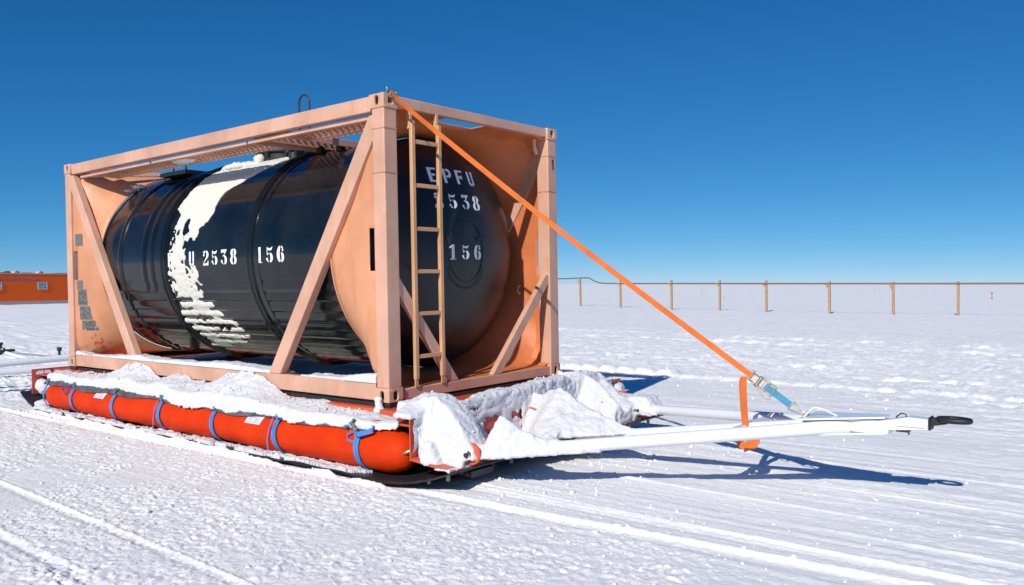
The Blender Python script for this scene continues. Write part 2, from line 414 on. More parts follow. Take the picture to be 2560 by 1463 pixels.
def fitting(cx, cy, cz, sx, sy, sz, name='corner_fitting'):
    # (cx,cy,cz) = outer corner; sx,sy,sz = +-1 pointing outward
    a, b, c = 0.162, 0.178, 0.118
    mb = MB(); e = 0.004; O = Vector((cx + sx * e, cy + sy * e, cz + sz * e * 0)); X = Vector((-sx, 0, 0)); Y = Vector((0, -sy, 0)); Z = Vector((0, 0, -sz))
    dh = 0.055
    holed(mb, O, Y, Z, 0, b, 0, c, (0.089, dh), 0.024, 0.040, X, 0.02)
    holed(mb, O, X, Z, 0, a, 0, c, (0.081, dh), 0.026, 0.040, Y, 0.02)
    holed(mb, O, X, Y, 0, a, 0, b, (0.081, 0.089), 0.032, 0.055, Z, 0.02)
    for (o2, u, v, p, q) in ((O + X * a, Y, Z, b, c), (O + Y * b, X, Z, a, c), (O + Z * c, X, Y, a, b)):
        mb.add([o2, o2 + u * p, o2 + u * p + v * q, o2 + v * q], [(0, 1, 2, 3)])
    bm_o = mb.build(name, M['salmon'], tc_, recalc=False)
    me = bm_o.data; bm = bmesh.new(); bm.from_mesh(me); bmesh.ops.remove_doubles(bm, verts=bm.verts, dist=0.0005); bmesh.ops.recalc_face_normals(bm, faces=bm.faces); bm.to_mesh(me); bm.free()
    b_ = bm_o.modifiers.new('bevel', 'BEVEL'); b_.width = 0.006; b_.segments = 2; b_.limit_method = 'ANGLE'; b_.angle_limit = R_(60); smooth(me, 45)
    return bm_o
for ix, sx in ((0, -1), (W, 1)):
    for iy, sy in ((0, -1), (L, 1)):
        for iz, sz in ((0, -1), (H, 1)):
            fitting(ix, iy, iz, sx, sy, sz)
PW = 0.148
for x0 in (0.003, W - 0.003 - PW):
    for y0 in (0.003, L - 0.003 - PW):
        mb = MB().box((x0, y0, 0.118), (x0 + PW, y0 + PW, H - 0.118)); mb.build('corner_post', M['salmon'], tc_, bevel=0.010, seg=3)
def collar(x0, y0, z, name='weld_bead'):
    r = 0.0045; P4 = [(x0, y0, z), (x0 + PW, y0, z), (x0 + PW, y0 + PW, z), (x0, y0 + PW, z)]; pts = []
    rnd = random.Random(int(z * 100)); 
    for a, b in zip(P4, P4[1:] + P4[:1]):
        for t in np.linspace(0, 1, 14)[:-1]: pts.append((a[0] + (b[0] - a[0]) * t, a[1] + (b[1] - a[1]) * t, z + rnd.uniform(-0.0015, 0.0015)))
    MB().tube(pts, [r * rnd.uniform(0.8, 1.25) for _ in pts], 6, closed=True).build(name, M['weld'], tc_, sm=60)
for x0 in (0.003, W - 0.003 - PW):
    for z in (0.119, H - 0.119, 2.30, 1.93): collar(x0, 0.003, z)
for x0, s in ((0.012, 1), (W - 0.012, -1)):
    mb = MB().box((min(x0, x0 + s * 0.085), 0.179, 2.455), (max(x0, x0 + s * 0.085), L - 0.179, 2.583)); mb.build('top_side_rail', M['salmon'], tc_, bevel=0.006)
    mb = MB().box((min(x0 + s * 0.05, x0 + s * 0.10), 0.16, 2.402), (max(x0 + s * 0.05, x0 + s * 0.10), 2.05, 2.436))
    mb.box((min(x0 + s * 0.05, x0 + s * 0.10), 2.08, 2.402), (max(x0 + s * 0.05, x0 + s * 0.10), 3.95, 2.436))
    mb.box((min(x0 + s * 0.05, x0 + s * 0.10), 4.0, 2.402), (max(x0 + s * 0.05, x0 + s * 0.10), 5.75, 2.436))
    mb.build('walkway_angle', M['salmon'], tc_, bevel=0.003)
    mb = MB().box((min(x0, x0 + s * 0.07), 0.179, 0.008), (max(x0, x0 + s * 0.07), L - 0.179, 0.155)); mb.build('bottom_side_rail', M['salmon'], tc_, bevel=0.006)
for y0, s in ((0.016, 1), (L - 0.016, -1)):
    ya, yb = sorted((y0, y0 + s * 0.07))
    MB().box((0.163, ya, 2.498), (W - 0.163, yb, 2.586)).build('top_end_rail', M['salmon'], tc_, bevel=0.006)
    MB().box((0.20, ya, 0.006), (W - 0.163, yb, 0.098)).build('bottom_end_rail', M['salmon'], tc_, bevel=0.006)
    MB().box((0.163, ya + 0.01, 0.02), (0.20, yb - 0.01, 0.085)).build('rail_stub', M['salmon'], tc_, bevel=0.003)
# diagonal braces on the long sides (z,y) and on the ends
def diag(p, q, wd, th, axisv, name='diagonal_brace'):
    # flat-sided box brace; wd in the plane, th along axisv, ends trimmed horizontally
    p = Vector(p); q = Vector(q); ax = Vector(axisv); d = (q - p); hor = Vector((1, 0, 0)) if abs(ax.y) > 0.5 else Vector((0, 1, 0))
    dn = d.normalized(); halfh = wd / 2 / abs(dn.z)
    poly = [p - hor * halfh, p + hor * halfh, q + hor * halfh, q - hor * halfh]
    return MB().prism(poly, ax * th).build(name, M['salmon'], tc_, bevel=0.008, seg=3)
for x0, s in ((0.004, 1), (W - 0.004, -1)):
    # gusset-shaped upper end against the post
    diag((x0, 0.10, 2.42), (x0, 1.61, 0.157), 0.150, 0.085, (s, 0, 0))
    diag((x0, L - 0.13, 2.44), (x0, L - 1.69, 0.157), 0.150, 0.085, (s, 0, 0))
for y0, s in ((0.020, 1), (L - 0.020, -1)):
    diag((0.10, y0, 1.06), (0.83, y0, 0.10), 0.095, 0.060, (0, s, 0), 'end_brace')
    diag((W - 0.13, y0, 1.06), (1.43, y0, 0.10), 0.100, 0.060, (0, s, 0), 'end_brace')

# end skirts: square frame opening narrowing to the round tank
def skirt(flip):
    ths = sorted(set([i * 4 for i in range(90)]))
    extra = [math.degrees(math.atan2(1.19, 1.475 - CZ)), math.degrees(math.atan2(1.19, 1.108 - CZ))]
    extra += [360 - e for e in extra]
    extra += [math.degrees(math.atan2(1.40 - CX, 1.2)), 360 + math.degrees(math.atan2(0.84 - CX, 1.2))]
    ths = [t for t in ths if all(abs(t - e) > 1.7 for e in extra)] + extra; ths = sorted(ths)
    st = [(0.045, 1.185, 1.205, 14), (0.065, 1.185, 1.205, 13), (0.245, 1.182, 1.203, 10), (0.275, 1.182, 1.202, 9), (0.385, 1.172, 1.190, 5.0), (0.43, 1.165, 1.178, 4.2), (0.53, 1.16, 1.165, 3.2), (0.64, 1.157, 1.158, 2.6), (0.74, 1.155, 1.155, 2.15), (0.80, 1.153, 1.153, 2.0)]
    vs = []; fs = []; n = len(ths)
    for (y, a, b, e) in st:
        for t in ths:
            s_, c = math.sin(R_(t)), math.cos(R_(t)); r = (abs(s_ / a) ** e + abs(c / b) ** e) ** (-1 / e)
            vs.append((CX + s_ * r, (L - y) if flip else y, CZ + c * r))
    for i in range(len(st) - 1):
        for k in range(n):
            j = (k + 1) % n
            t0, t1 = ths[k], (ths[j] if j else 360.0)
            mid = (t0 + t1) / 2
            side = any(min(e1, e2) < mid < max(e1, e2) for e1, e2 in ((extra[0], extra[1]), (extra[2], extra[3])))
            roof = (mid < extra[4] or mid > extra[5])
            if (side and i == 1) or (roof and i in (1, 2)): continue
            if side and i == 2 and False: continue
            fs.append((i * n + k, i * n + j, (i + 1) * n + j, (i + 1) * n + k))
    mb = MB().add(vs, fs); o = mb.build('end_skirt', M['skirt'], tc_, sm=14)
    m = o.modifiers.new('thick', 'SOLIDIFY'); m.thickness = 0.009; m.offset = 0; o.data.materials.append(M['skirt_in']); m.material_offset = 1
    # round welded lip where skirt meets the tank
    yl = (L - 0.80) if flip else 0.80
    ring = [(CX + 1.158 * math.sin(t), yl, CZ + 1.158 * math.cos(t)) for t in np.linspace(0, 2 * PI, 96, endpoint=False)]
    MB().tube(ring, 0.009, 6, closed=True).build('skirt_lip', M['skirt'], o, sm=60)
    return o
sk_f = skirt(False); sk_r = skirt(True)
# little cleat plates inside the front opening
MB().prism([(2.16, 0.09, 2.47), (2.20, 0.09, 2.47), (2.205, 0.09, 2.40), (2.24, 0.09, 2.33), (2.20, 0.09, 2.31), (2.165, 0.09, 2.36)], (0, 0.02, 0)).build('lashing_cleat', M['salmon'], tc_, bevel=0.003)
MB().tube([(2.28, 0.40, 0.86), (2.24, 0.40, 0.88), (2.24, 0.40, 0.93), (2.28, 0.40, 0.95)], 0.009, 8).build('lashing_ring', M['salmon'], tc_, sm=60)
# floor plates inside the ends
MB().box((0.09, 0.09, 0.055), (W - 0.09, 0.62, 0.075)).build('end_floor_plate', M['orange'], tc_, bevel=0.002)
MB().box((0.09, L - 0.62, 0.055), (W - 0.09, L - 0.09, 0.075)).build('end_floor_plate', M['orange'], tc_, bevel=0.002)

# ---- tank shell
def head_y(r): return 0.20 + 0.52 * (1 - math.sqrt(max(0, 1 - (min(r, TR) / (TR * 1.0005)) ** 2)))
ringA, ringB = (2.02, 2.15), (3.70, 3.83)
def ribf(y, th):
    # stepped longitudinal folds of the cladding on the lower third
    a = abs(th)
    if a < 103 or not (0.82 < y < 5.24): return 0.0
    ph = ((a - 103) / 5.6) % 1.0
    return 0.013 * (min(ph / 0.82, 1) if ph < 0.82 else (1 - ph) / 0.18) - 0.006
prof = []
for r in np.linspace(0.0, TR, 26)[1:]: prof.append((head_y(r), r))
prof += [(0.80, TR)]
ys = [0.83, 1.2, 1.6, 1.95, 2.3, 2.8, 3.3, 3.6, 3.9, 3.995, 4.005, 4.02, 4.06, 4.075, 4.085, 4.175, 4.185, 4.2, 4.24, 4.255, 4.265, 4.5, 4.72, 4.735, 4.76, 4.80, 4.82, 4.835, 5.1, 5.22, 5.25]
def rad(y):
    for a, b in ((3.995, 4.085), (4.175, 4.265), (4.72, 4.835)):
        if a < y < b: return TR + (0.014 if (y - a < 0.02 or b - y < 0.02) else 0.020)
    return TR
prof += [(y, rad(y)) for y in ys]
prof += [(L - 0.80, TR)] + [(L - head_y(r), r) for r in np.linspace(TR, 0, 14)[1:-1]]
ths = [i * 1.4 - 180 for i in range(258)]
ths = list(np.linspace(-180, 180, 361)[:-1])
vs = []; fs = []; n = len(ths)
for (y, r) in prof:
    for t in ths:
        lim = 1.0 if not (3.99 < y < 4.27) else (1.0 if abs(t) < 108 else 0.0)
        rr = (r if lim else TR) + ribf(y, t)
        vs.append((CX - rr * math.sin(R_(t)), y, CZ + rr * math.cos(R_(t))))
for i in range(len(prof) - 1):
    for k in range(n):
        j = (k + 1) % n; fs.append((i * n + k, i * n + j, (i + 1) * n + j, (i + 1) * n + k))
vs += [(CX, head_y(0), CZ), (CX, L - head_y(0), CZ)]; c0 = len(vs) - 2
for k in range(n):
    j = (k + 1) % n; fs.append((c0, j, k)); fs.append((c0 + 1, (len(prof) - 1) * n + k, (len(prof) - 1) * n + j))
shell = MB().add(vs, fs).build('tank_shell', M['tank'], tc_, sm=24)
shell.data.materials.append(M['head'])
for p in shell.data.polygons:
    if p.center.y < 0.71: p.material_index = 1
def hoop(y0, y1, r0, r1, name='stiffening_ring', mat='tank', a0=0, a1=360):
    full = a1 - a0 >= 360
    tt = np.linspace(a0, a1, 181)[:-1] if full else np.linspace(a0, a1, 121)
    pr = [(y0, r0), (y0 + 0.012, r1), (y1 - 0.012, r1), (y1, r0)]
    vs = []; fs = []; m = len(tt)
    for (y, r) in pr:
        for t in tt: vs.append((CX - r * math.sin(R_(t)), y, CZ + r * math.cos(R_(t))))
    for i in range(3):
        for k in range(m if full else m - 1):
            j = (k + 1) % m; fs.append((i * m + k, i * m + j, (i + 1) * m + j, (i + 1) * m + k))
    return MB().add(vs, fs).build(name, M[mat], shell, sm=30)
for a, b in (ringA, ringB):
    hoop(a, b, TR, TR + 0.030); hoop(a + 0.045, a + 0.075, TR + 0.030, TR + 0.046)
hoop(1.93, 2.02, TR + 0.001, TR + 0.012); hoop(3.83, 3.86, TR + 0.001, TR + 0.010)
# inspection cover on the front head
circ = []
for t in np.linspace(0, 2 * PI, 64, endpoint=False):
    x = CX + 0.245 * math.cos(t); z = CZ + 0.30 * math.sin(t) + 0.0; circ.append((x, head_y(math.hypot(x - CX, z - CZ)) - 0.004, z))
MB().tube(circ, 0.003, 6, closed=True).build('cover_seam', M['head'], shell, sm=60)
for (dx, dz, wv) in ((-0.27, 0.12, 0.09), (0.15, 0.12, 0.12)):
    x = CX + dx; z = CZ + dz; y = head_y(math.hypot(dx, dz)) - 0.012
    MB().box((x, y, z - 0.018), (x + wv, y + 0.03, z + 0.018)).build('cover_bracket', M['black'], shell, bevel=0.004)
cable = [(CX + 0.10 * math.cos(a) * 2.3, head_y(0.3) - 0.012, CZ - 0.12 - 0.24 * math.sin(a) ** 0.7) for a in np.linspace(0.05, PI - 0.05, 24)]
MB().tube(cable, 0.004, 6).build('seal_cable', M['black'], shell, sm=60)

# ---- stencil lettering
def stroke(pts):     # centreline (x, y, half width) -> quads
    out = []
    for i in range(len(pts) - 1):
        (x0, y0, w0), (x1, y1, w1) = pts[i], pts[i + 1]
        def nrm(i_):
            a = pts[max(i_ - 1, 0)]; b = pts[min(i_ + 1, len(pts) - 1)]; dx, dy = b[0] - a[0], b[1] - a[1]; l = math.hypot(dx, dy) or 1
            return -dy / l, dx / l
        n0, n1 = nrm(i), nrm(i + 1)
        out.append([(x0 + n0[0] * w0, y0 + n0[1] * w0), (x1 + n1[0] * w1, y1 + n1[1] * w1), (x1 - n1[0] * w1, y1 - n1[1] * w1), (x0 - n0[0] * w0, y0 - n0[1] * w0)])
    return out
def bowl(cx, cy, rx, ry, a0, a1, wf, n=12):
    return stroke([(cx + rx * math.cos(R_(a)), cy + ry * math.sin(R_(a)), wf(a)) for a in np.linspace(a0, a1, n)])
thick = lambda a: 0.035 + 0.085 * abs(math.cos(R_(a))) ** 1.3
def dot(x, y, r): return [[(x + r * math.cos(t), y + r * math.sin(t)) for t in np.linspace(0, 2 * PI, 12, endpoint=False)]]
def rect(a, b, c, d): return [[(a, b), (c, b), (c, d), (a, d)]]
G = {
 '1': rect(0.32, 0.06, 0.54, 1.0) + [[(0.32, 0.80), (0.32, 0.98), (0.10, 0.80), (0.14, 0.74)]] + rect(0.18, 0.0, 0.68, 0.045),
 '2': bowl(0.40, 0.72, 0.22, 0.24, 155, 100, thick) + bowl(0.40, 0.72, 0.24, 0.24, 80, -50, thick) + dot(0.20, 0.70, 0.085) + stroke([(0.55, 0.53, 0.07), (0.40, 0.38, 0.045), (0.22, 0.22, 0.03), (0.12, 0.12, 0.03)]) + [[(0.06, 0.0), (0.70, 0.0), (0.74, 0.30), (0.66, 0.30), (0.58, 0.16), (0.10, 0.10)]],
 '5': [[(0.14, 0.98), (0.30, 0.90), (0.52, 0.90), (0.70, 1.0), (0.62, 0.78), (0.44, 0.74), (0.20, 0.80)]] + rect(0.14, 0.55, 0.20, 0.98) + bowl(0.38, 0.31, 0.23, 0.27, 145, 100, lambda a: 0.035) + bowl(0.38, 0.31, 0.24, 0.27, 75, -72, thick) + bowl(0.38, 0.31, 0.22, 0.27, -105, -150, lambda a: 0.04) + dot(0.17, 0.22, 0.095),
 '3': [[(0.10, 1.0), (0.74, 1.0), (0.68, 0.90), (0.56, 0.80), (0.16, 0.80), (0.10, 0.72)]] + stroke([(0.62, 0.90, 0.05), (0.50, 0.72, 0.035), (0.40, 0.58, 0.03)]) + bowl(0.38, 0.31, 0.23, 0.27, 115, 85, lambda a: 0.035) + bowl(0.38, 0.31, 0.25, 0.27, 70, -72, thick) + bowl(0.38, 0.31, 0.22, 0.27, -105, -150, lambda a: 0.04) + dot(0.17, 0.22, 0.095),
 '8': bowl(0.40, 0.76, 0.19, 0.21, 80, -70, thick) + bowl(0.40, 0.76, 0.19, 0.21, 100, 250, thick) + bowl(0.40, 0.27, 0.23, 0.25, 78, -78, thick) + bowl(0.40, 0.27, 0.23, 0.25, 102, 258, thick),
 '6': bowl(0.40, 0.50, 0.22, 0.47, 100, 258, lambda a: 0.04 + 0.10 * abs(math.cos(R_(a)))) + bowl(0.42, 0.30, 0.20, 0.27, 78, -78, thick) + bowl(0.42, 0.78, 0.18, 0.18, 80, 10, lambda a: 0.045) + dot(0.60, 0.74, 0.08),
 'E': rect(0.10, 0.0, 0.34, 1.0) + rect(0.34, 0.86, 0.74, 1.0) + rect(0.34, 0.43, 0.60, 0.58) + rect(0.34, 0.0, 0.76, 0.14),
 'P': rect(0.10, 0.0, 0.32, 1.0) + rect(0.38, 0.86, 0.56, 1.0) + bowl(0.50, 0.70, 0.20, 0.225, 82, -82, lambda a: 0.10) + rect(0.36, 0.40, 0.52, 0.53),
 'F': rect(0.10, 0.0, 0.34, 1.0) + rect(0.34, 0.86, 0.74, 1.0) + rect(0.34, 0.43, 0.62, 0.58) + rect(0.56, 0.36, 0.66, 0.66),
 'U': rect(0.10, 0.28, 0.32, 1.0) + rect(0.52, 0.28, 0.70, 1.0) + bowl(0.40, 0.26, 0.20, 0.20, 182, 262, lambda a: 0.10) + bowl(0.41, 0.26, 0.21, 0.20, 278, 358, lambda a: 0.09),
}
def lettering(items, fmap, h, wd, name, mat, parent):
    mb = MB()
    for ch, u, v in items:
        for poly in G[ch]:
            # subdivide tall polygons so that they follow the curved plate
            pp = [fmap(u + p[0] * wd, v + p[1] * h) for p in poly]
            mb.add(pp, [tuple(range(len(pp)))])
    return mb.build(name, M[mat], parent, recalc=False)
def on_side(u, v):   # u runs towards the viewer's right (-y), v up; returns a point on the near side of the tank
    th = math.asin(max(-1, min(1, (v - CZ) / (TR)))); r = TR + 0.0045
    return (CX - r * math.cos(th), -u, CZ + r * math.sin(th))
side_items = [('E', -3.875, 1.222), ('P', -3.68, 1.222), ('F', -3.485, 1.222), ('U', -3.235, 1.222), ('2', -2.955, 1.222), ('5', -2.785, 1.222), ('3', -2.61, 1.222), ('8', -2.435, 1.222), ('1', -1.985, 1.222), ('5', -1.815, 1.222), ('6', -1.635, 1.222)]
lettering(side_items, on_side, 0.155, 0.165, 'stencil_lettering', 'white_mark', shell)
def on_head(u, v): return (u, head_y(math.hypot(u - CX, v - CZ)) - 0.005, v)
hi = [('E', 0.845, 1.945), ('P', 1.02, 1.945), ('F', 1.19, 1.945), ('U', 1.36, 1.945), ('2', 0.845, 1.70), ('5', 1.02, 1.70), ('3', 1.195, 1.70), ('8', 1.36, 1.70), ('1', 0.965, 1.215), ('5', 1.135, 1.215), ('6', 1.315, 1.215)]
lettering(hi, on_head, 0.142, 0.155, 'stencil_lettering', 'white_mark', shell)
lettering([('1', 2.335, 2.165)], lambda u, v: (u, -0.0005, v), 0.105, 0.085, 'post_number', 'black_mark', tc_)

# ---- top fittings of the tank
def cylmb(mb, c, r, h, n=28, ax='z'):
    c = Vector(c); d = {'z': Vector((0, 0, 1)), 'y': Vector((0, 1, 0)), 'x': Vector((1, 0, 0))}[ax]
    return mb.tube([c, c + d * h], r, n)
mb = MB(); cylmb(mb, (CX - 0.08, 2.92, 2.40), 0.27, 0.10, 36); mb.build('manhole_neck', M['black'], tc_, bevel=0.006, sm=40)
mb = MB(); cylmb(mb, (CX - 0.08, 2.92, 2.50), 0.30, 0.028, 36); mb.build('manhole_lid', M['black'], tc_, bevel=0.006, sm=40)
for k in range(8):
    a = 2 * PI * k / 8 + 0.2; x, y = CX - 0.08 + 0.30 * math.cos(a), 2.92 + 0.30 * math.sin(a)
    mb = MB(); mb.box((x - 0.02, y - 0.02, 2.47), (x + 0.02, y + 0.02, 2.535)); cylmb(mb, (x, y, 2.53), 0.010, 0.03, 8); mb.build('swing_bolt', M['dark_steel'], tc_, bevel=0.003)
for x in (CX - 0.45, CX + 0.1): MB().box((x, 2.22, 2.40), (x + 0.08, 2.26, 2.50)).build('valve_box_leg', M['black'], tc_)
mb = MB(); cylmb(mb, (CX - 0.30, 2.45, 2.36), 0.07, 0.13, 20); cylmb(mb, (CX - 0.30, 2.45, 2.47), 0.10, 0.02, 20); mb.build('valve', M['dark_steel'], tc_, bevel=0.003, sm=40)
mb = MB(); cylmb(mb, (CX + 0.18, 3.45, 2.42), 0.06, 0.10, 20); cylmb(mb, (CX + 0.18, 3.45, 2.51), 0.085, 0.02, 20); mb.build('valve', M['dark_steel'], tc_, bevel=0.003, sm=40)
mb = MB(); mb.box((CX - 0.55, 4.30, 2.38), (CX + 0.10, 4.90, 2.43)); mb.tube([(CX - 0.52, 4.33, 2.40), (CX - 0.52, 4.33, 2.56)], 0.012, 8); mb.tube([(CX - 0.52, 4.62, 2.40), (CX - 0.52, 4.62, 2.56)], 0.012, 8)
mb.tube([(CX - 0.52, 4.33, 2.55), (CX - 0.52, 4.62, 2.55)], 0.010, 8); mb.build('spill_box', M['black'], tc_, bevel=0.004)
for y in (1.60, 1.92):
    MB().box((CX - 0.36, y, 2.34), (CX - 0.30, y + 0.075, 2.47)).build('walkway_bracket', M['black'], tc_, bevel=0.004)
# hand loop above the walkway
loop = [(0.30, 1.375, 2.45), (0.30, 1.375, 2.76)] + [(0.30, 1.455 - 0.08 * math.cos(a), 2.76 + 0.075 * math.sin(a)) for a in np.linspace(0.2, PI - 0.2, 9)] + [(0.30, 1.535, 2.76), (0.30, 1.535, 2.45)]
MB().tube(loop, 0.010, 10).build('hand_loop', M['dark_steel'], tc_, sm=60)

# ---- perforated walkways
def grating(x0, x1, y0, y1, z, name='walkway'):
    p = 0.042; nx_ = max(1, int((x1 - x0) / p)); ny_ = max(1, int((y1 - y0) / p)); px = (x1 - x0) / nx_; py = (y1 - y0) / ny_
    vs = []; fs = []; k8 = 8
    for i in range(nx_):
        for j in range(ny_):
            cx = x0 + (i + 0.5) * px; cy = y0 + (j + 0.5) * py; b = len(vs); dim = 0.014 if (i + j) % 2 else -0.006
            for q, (a, c) in enumerate(((-1, -1), (0, -1), (1, -1), (1, 0), (1, 1), (0, 1), (-1, 1), (-1, 0))): vs.append((cx + a * px / 2, cy + c * py / 2, z))
            for q in range(8):
                an = -3 * PI / 4 + q * PI / 4; vs.append((cx + math.cos(an) * px * 0.31, cy + math.sin(an) * py * 0.31, z))
            for q in range(8):
                an = -3 * PI / 4 + q * PI / 4; vs.append((cx + math.cos(an) * px * 0.25, cy + math.sin(an) * py * 0.25, z - dim))
            for q in range(8):
                r = (q + 1) % 8; fs.append((b + q, b + r, b + 8 + r, b + 8 + q)); fs.append((b + 8 + q, b + 8 + r, b + 16 + r, b + 16 + q))
    mb = MB().add(vs, fs)
    mb.box((x0 - 0.004, y0, z - 0.045), (x0, y1, z)); mb.box((x1, y0, z - 0.045), (x1 + 0.004, y1, z))
    o = mb.build(name, M['salmon'], tc_, recalc=False); return o
for (a, b) in ((0.30, 1.48), (2.02, 3.9), (4.0, 5.55)):
    grating(0.112, 0.43, a, b, 2.447)
grating(2.10, 2.32, 0.85, 5.2, 2.447)
grating(0.112, 1.90, 1.50, 1.98, 2.462, 'crosswise_walkway')
MB().box((0.10, 1.475, 2.40), (1.98, 1.497, 2.47)).build('walkway_bearer', M['salmon'], tc_, bevel=0.003)
MB().box((0.10, 1.985, 2.40), (1.98, 2.007, 2.47)).build('walkway_bearer', M['salmon'], tc_, bevel=0.003)
for y in (3.93, 5.50):
    MB().box((0.10, y, 2.41), (0.45, y + 0.03, 2.445)).build('walkway_bearer', M['salmon'], tc_, bevel=0.003)
MB().prism([(0.10, 5.50, 2.40), (0.10, 5.58, 2.40), (1.0, 5.20, 2.45), (1.0, 5.12, 2.45)], (0, 0, 0.04)).build('walkway_bearer', M['salmon'], tc_, bevel=0.003)

# ---- ladder on the front
lad = tag(empty('ladder', (0, 0, 0)), None)
lad.parent = tc_; lad.matrix_parent_inverse = Matrix.Identity(4); lad.matrix_basis = Matrix.Identity(4)
for x in (0.335, 0.662):
    mb = MB().box((x - 0.020, -0.006, 0.165), (x + 0.020, 0.030, 2.40)); mb.build('ladder_stringer', M['ladder'], lad, bevel=0.004)
    mb = MB().box((x - 0.026, 0.000, 0.098), (x + 0.014, 0.012, 0.20)); mb.build('ladder_bracket', M['ladder'], lad, bevel=0.003); MB().box((x - 0.026, 0.012, 2.33), (x + 0.002, 0.05, 2.50)).build('ladder_bracket', M['ladder'], lad, bevel=0.003)
for z in (0.36, 0.732, 1.10, 1.47, 1.847, 2.225):
    MB().box((0.355, 0.000, z - 0.017), (0.642, 0.026, z + 0.017)).build('rung', M['ladder'], lad, bevel=0.003)

# ---- plates and stickers on the rear skirt
def skirt_x(y, z):
    st = [(0.045, 1.185, 1.205, 14), (0.245, 1.182, 1.203, 10), (0.275, 1.182, 1.202, 9), (0.385, 1.172, 1.190, 5.0), (0.43, 1.165, 1.178, 4.2), (0.53, 1.16, 1.165, 3.2), (0.64, 1.157, 1.158, 2.6), (0.74, 1.155, 1.155, 2.15)]
    yy = L - y; xs_ = [CX - a * max(0.0, 1 - (abs(z - CZ) / b) ** e) ** (1 / e) for (_, a, b, e) in st]
    return float(np.interp(yy, [q_[0] for q_ in st], xs_))
def decal(name, mat, parent, outline, lift, th=0.0):
    # outline: quad (y0,z0,y1,z1) -> conforming grid
    y0, z0, y1, z1 = outline; n = 5; vs = []; fs = []
    for i in range(n + 1):
        for j in range(n + 1):
            y = y0 + (y1 - y0) * i / n; z = z0 + (z1 - z0) * j / n; vs.append((skirt_x(y, z) - 0.006 - lift, y, z))
    for i in range(n):
        for j in range(n): a = i * (n + 1) + j; fs.append((a, a + 1, a + n + 2, a + n + 1))
    return MB().add(vs, fs).build(name, M[mat], parent, recalc=False)
decal('data_plate', 'grey_plate', tc_, (5.86, 1.54, 5.68, 1.69), 0.002)
decal('data_plate', 'grey_plate', tc_, (5.84, 0.99, 5.70, 1.10), 0.002)
def big_plate(y0, y1, z0, z1):
    o = decal('data_plate', 'grey_plate', tc_, (y0, z0, y1, z1), 0.002)
    mb = MB(); rnd = random.Random(int(z0 * 1000)); z = z1 - 0.015
    while z > z0 + 0.02:
        y = y0 - 0.012
        while y > y1 + 0.03:
            l = rnd.uniform(0.012, 0.04); hh = rnd.uniform(0.005, 0.014)
            if rnd.random() < 0.6: mb.add([(skirt_x(a, b) - 0.0098, a, b) for a, b in ((y, z), (y - l, z), (y - l, z - hh), (y, z - hh))], [(0, 1, 2, 3)])
            y -= l + 0.008
        z -= 0.022
    mb.build('plate_print', M['dark_print'], o, recalc=False)
big_plate(5.82, 5.62, 0.78, 0.985); big_plate(5.78, 5.58, 0.60, 0.77); big_plate(5.75, 5.56, 0.46, 0.59)
rnd = random.Random(9); pts = []
for k in range(22):
    a = 2 * PI * k / 22; r = 0.09 * (0.6 + 0.6 * rnd.random()); y_, z_ = 5.62 - r * math.cos(a) * 0.8, 0.30 + r * math.sin(a) * 1.2; pts.append((skirt_x(y_, z_) - 0.0085, y_, z_))
c_ = (skirt_x(5.62, 0.30) - 0.0085, 5.62, 0.30)
MB().add([c_] + pts, [(0, k + 1, (k + 1) % 22 + 1) for k in range(22)]).build('worn_sticker', M['orange'], tc_, label='scraped red sticker', recalc=False)

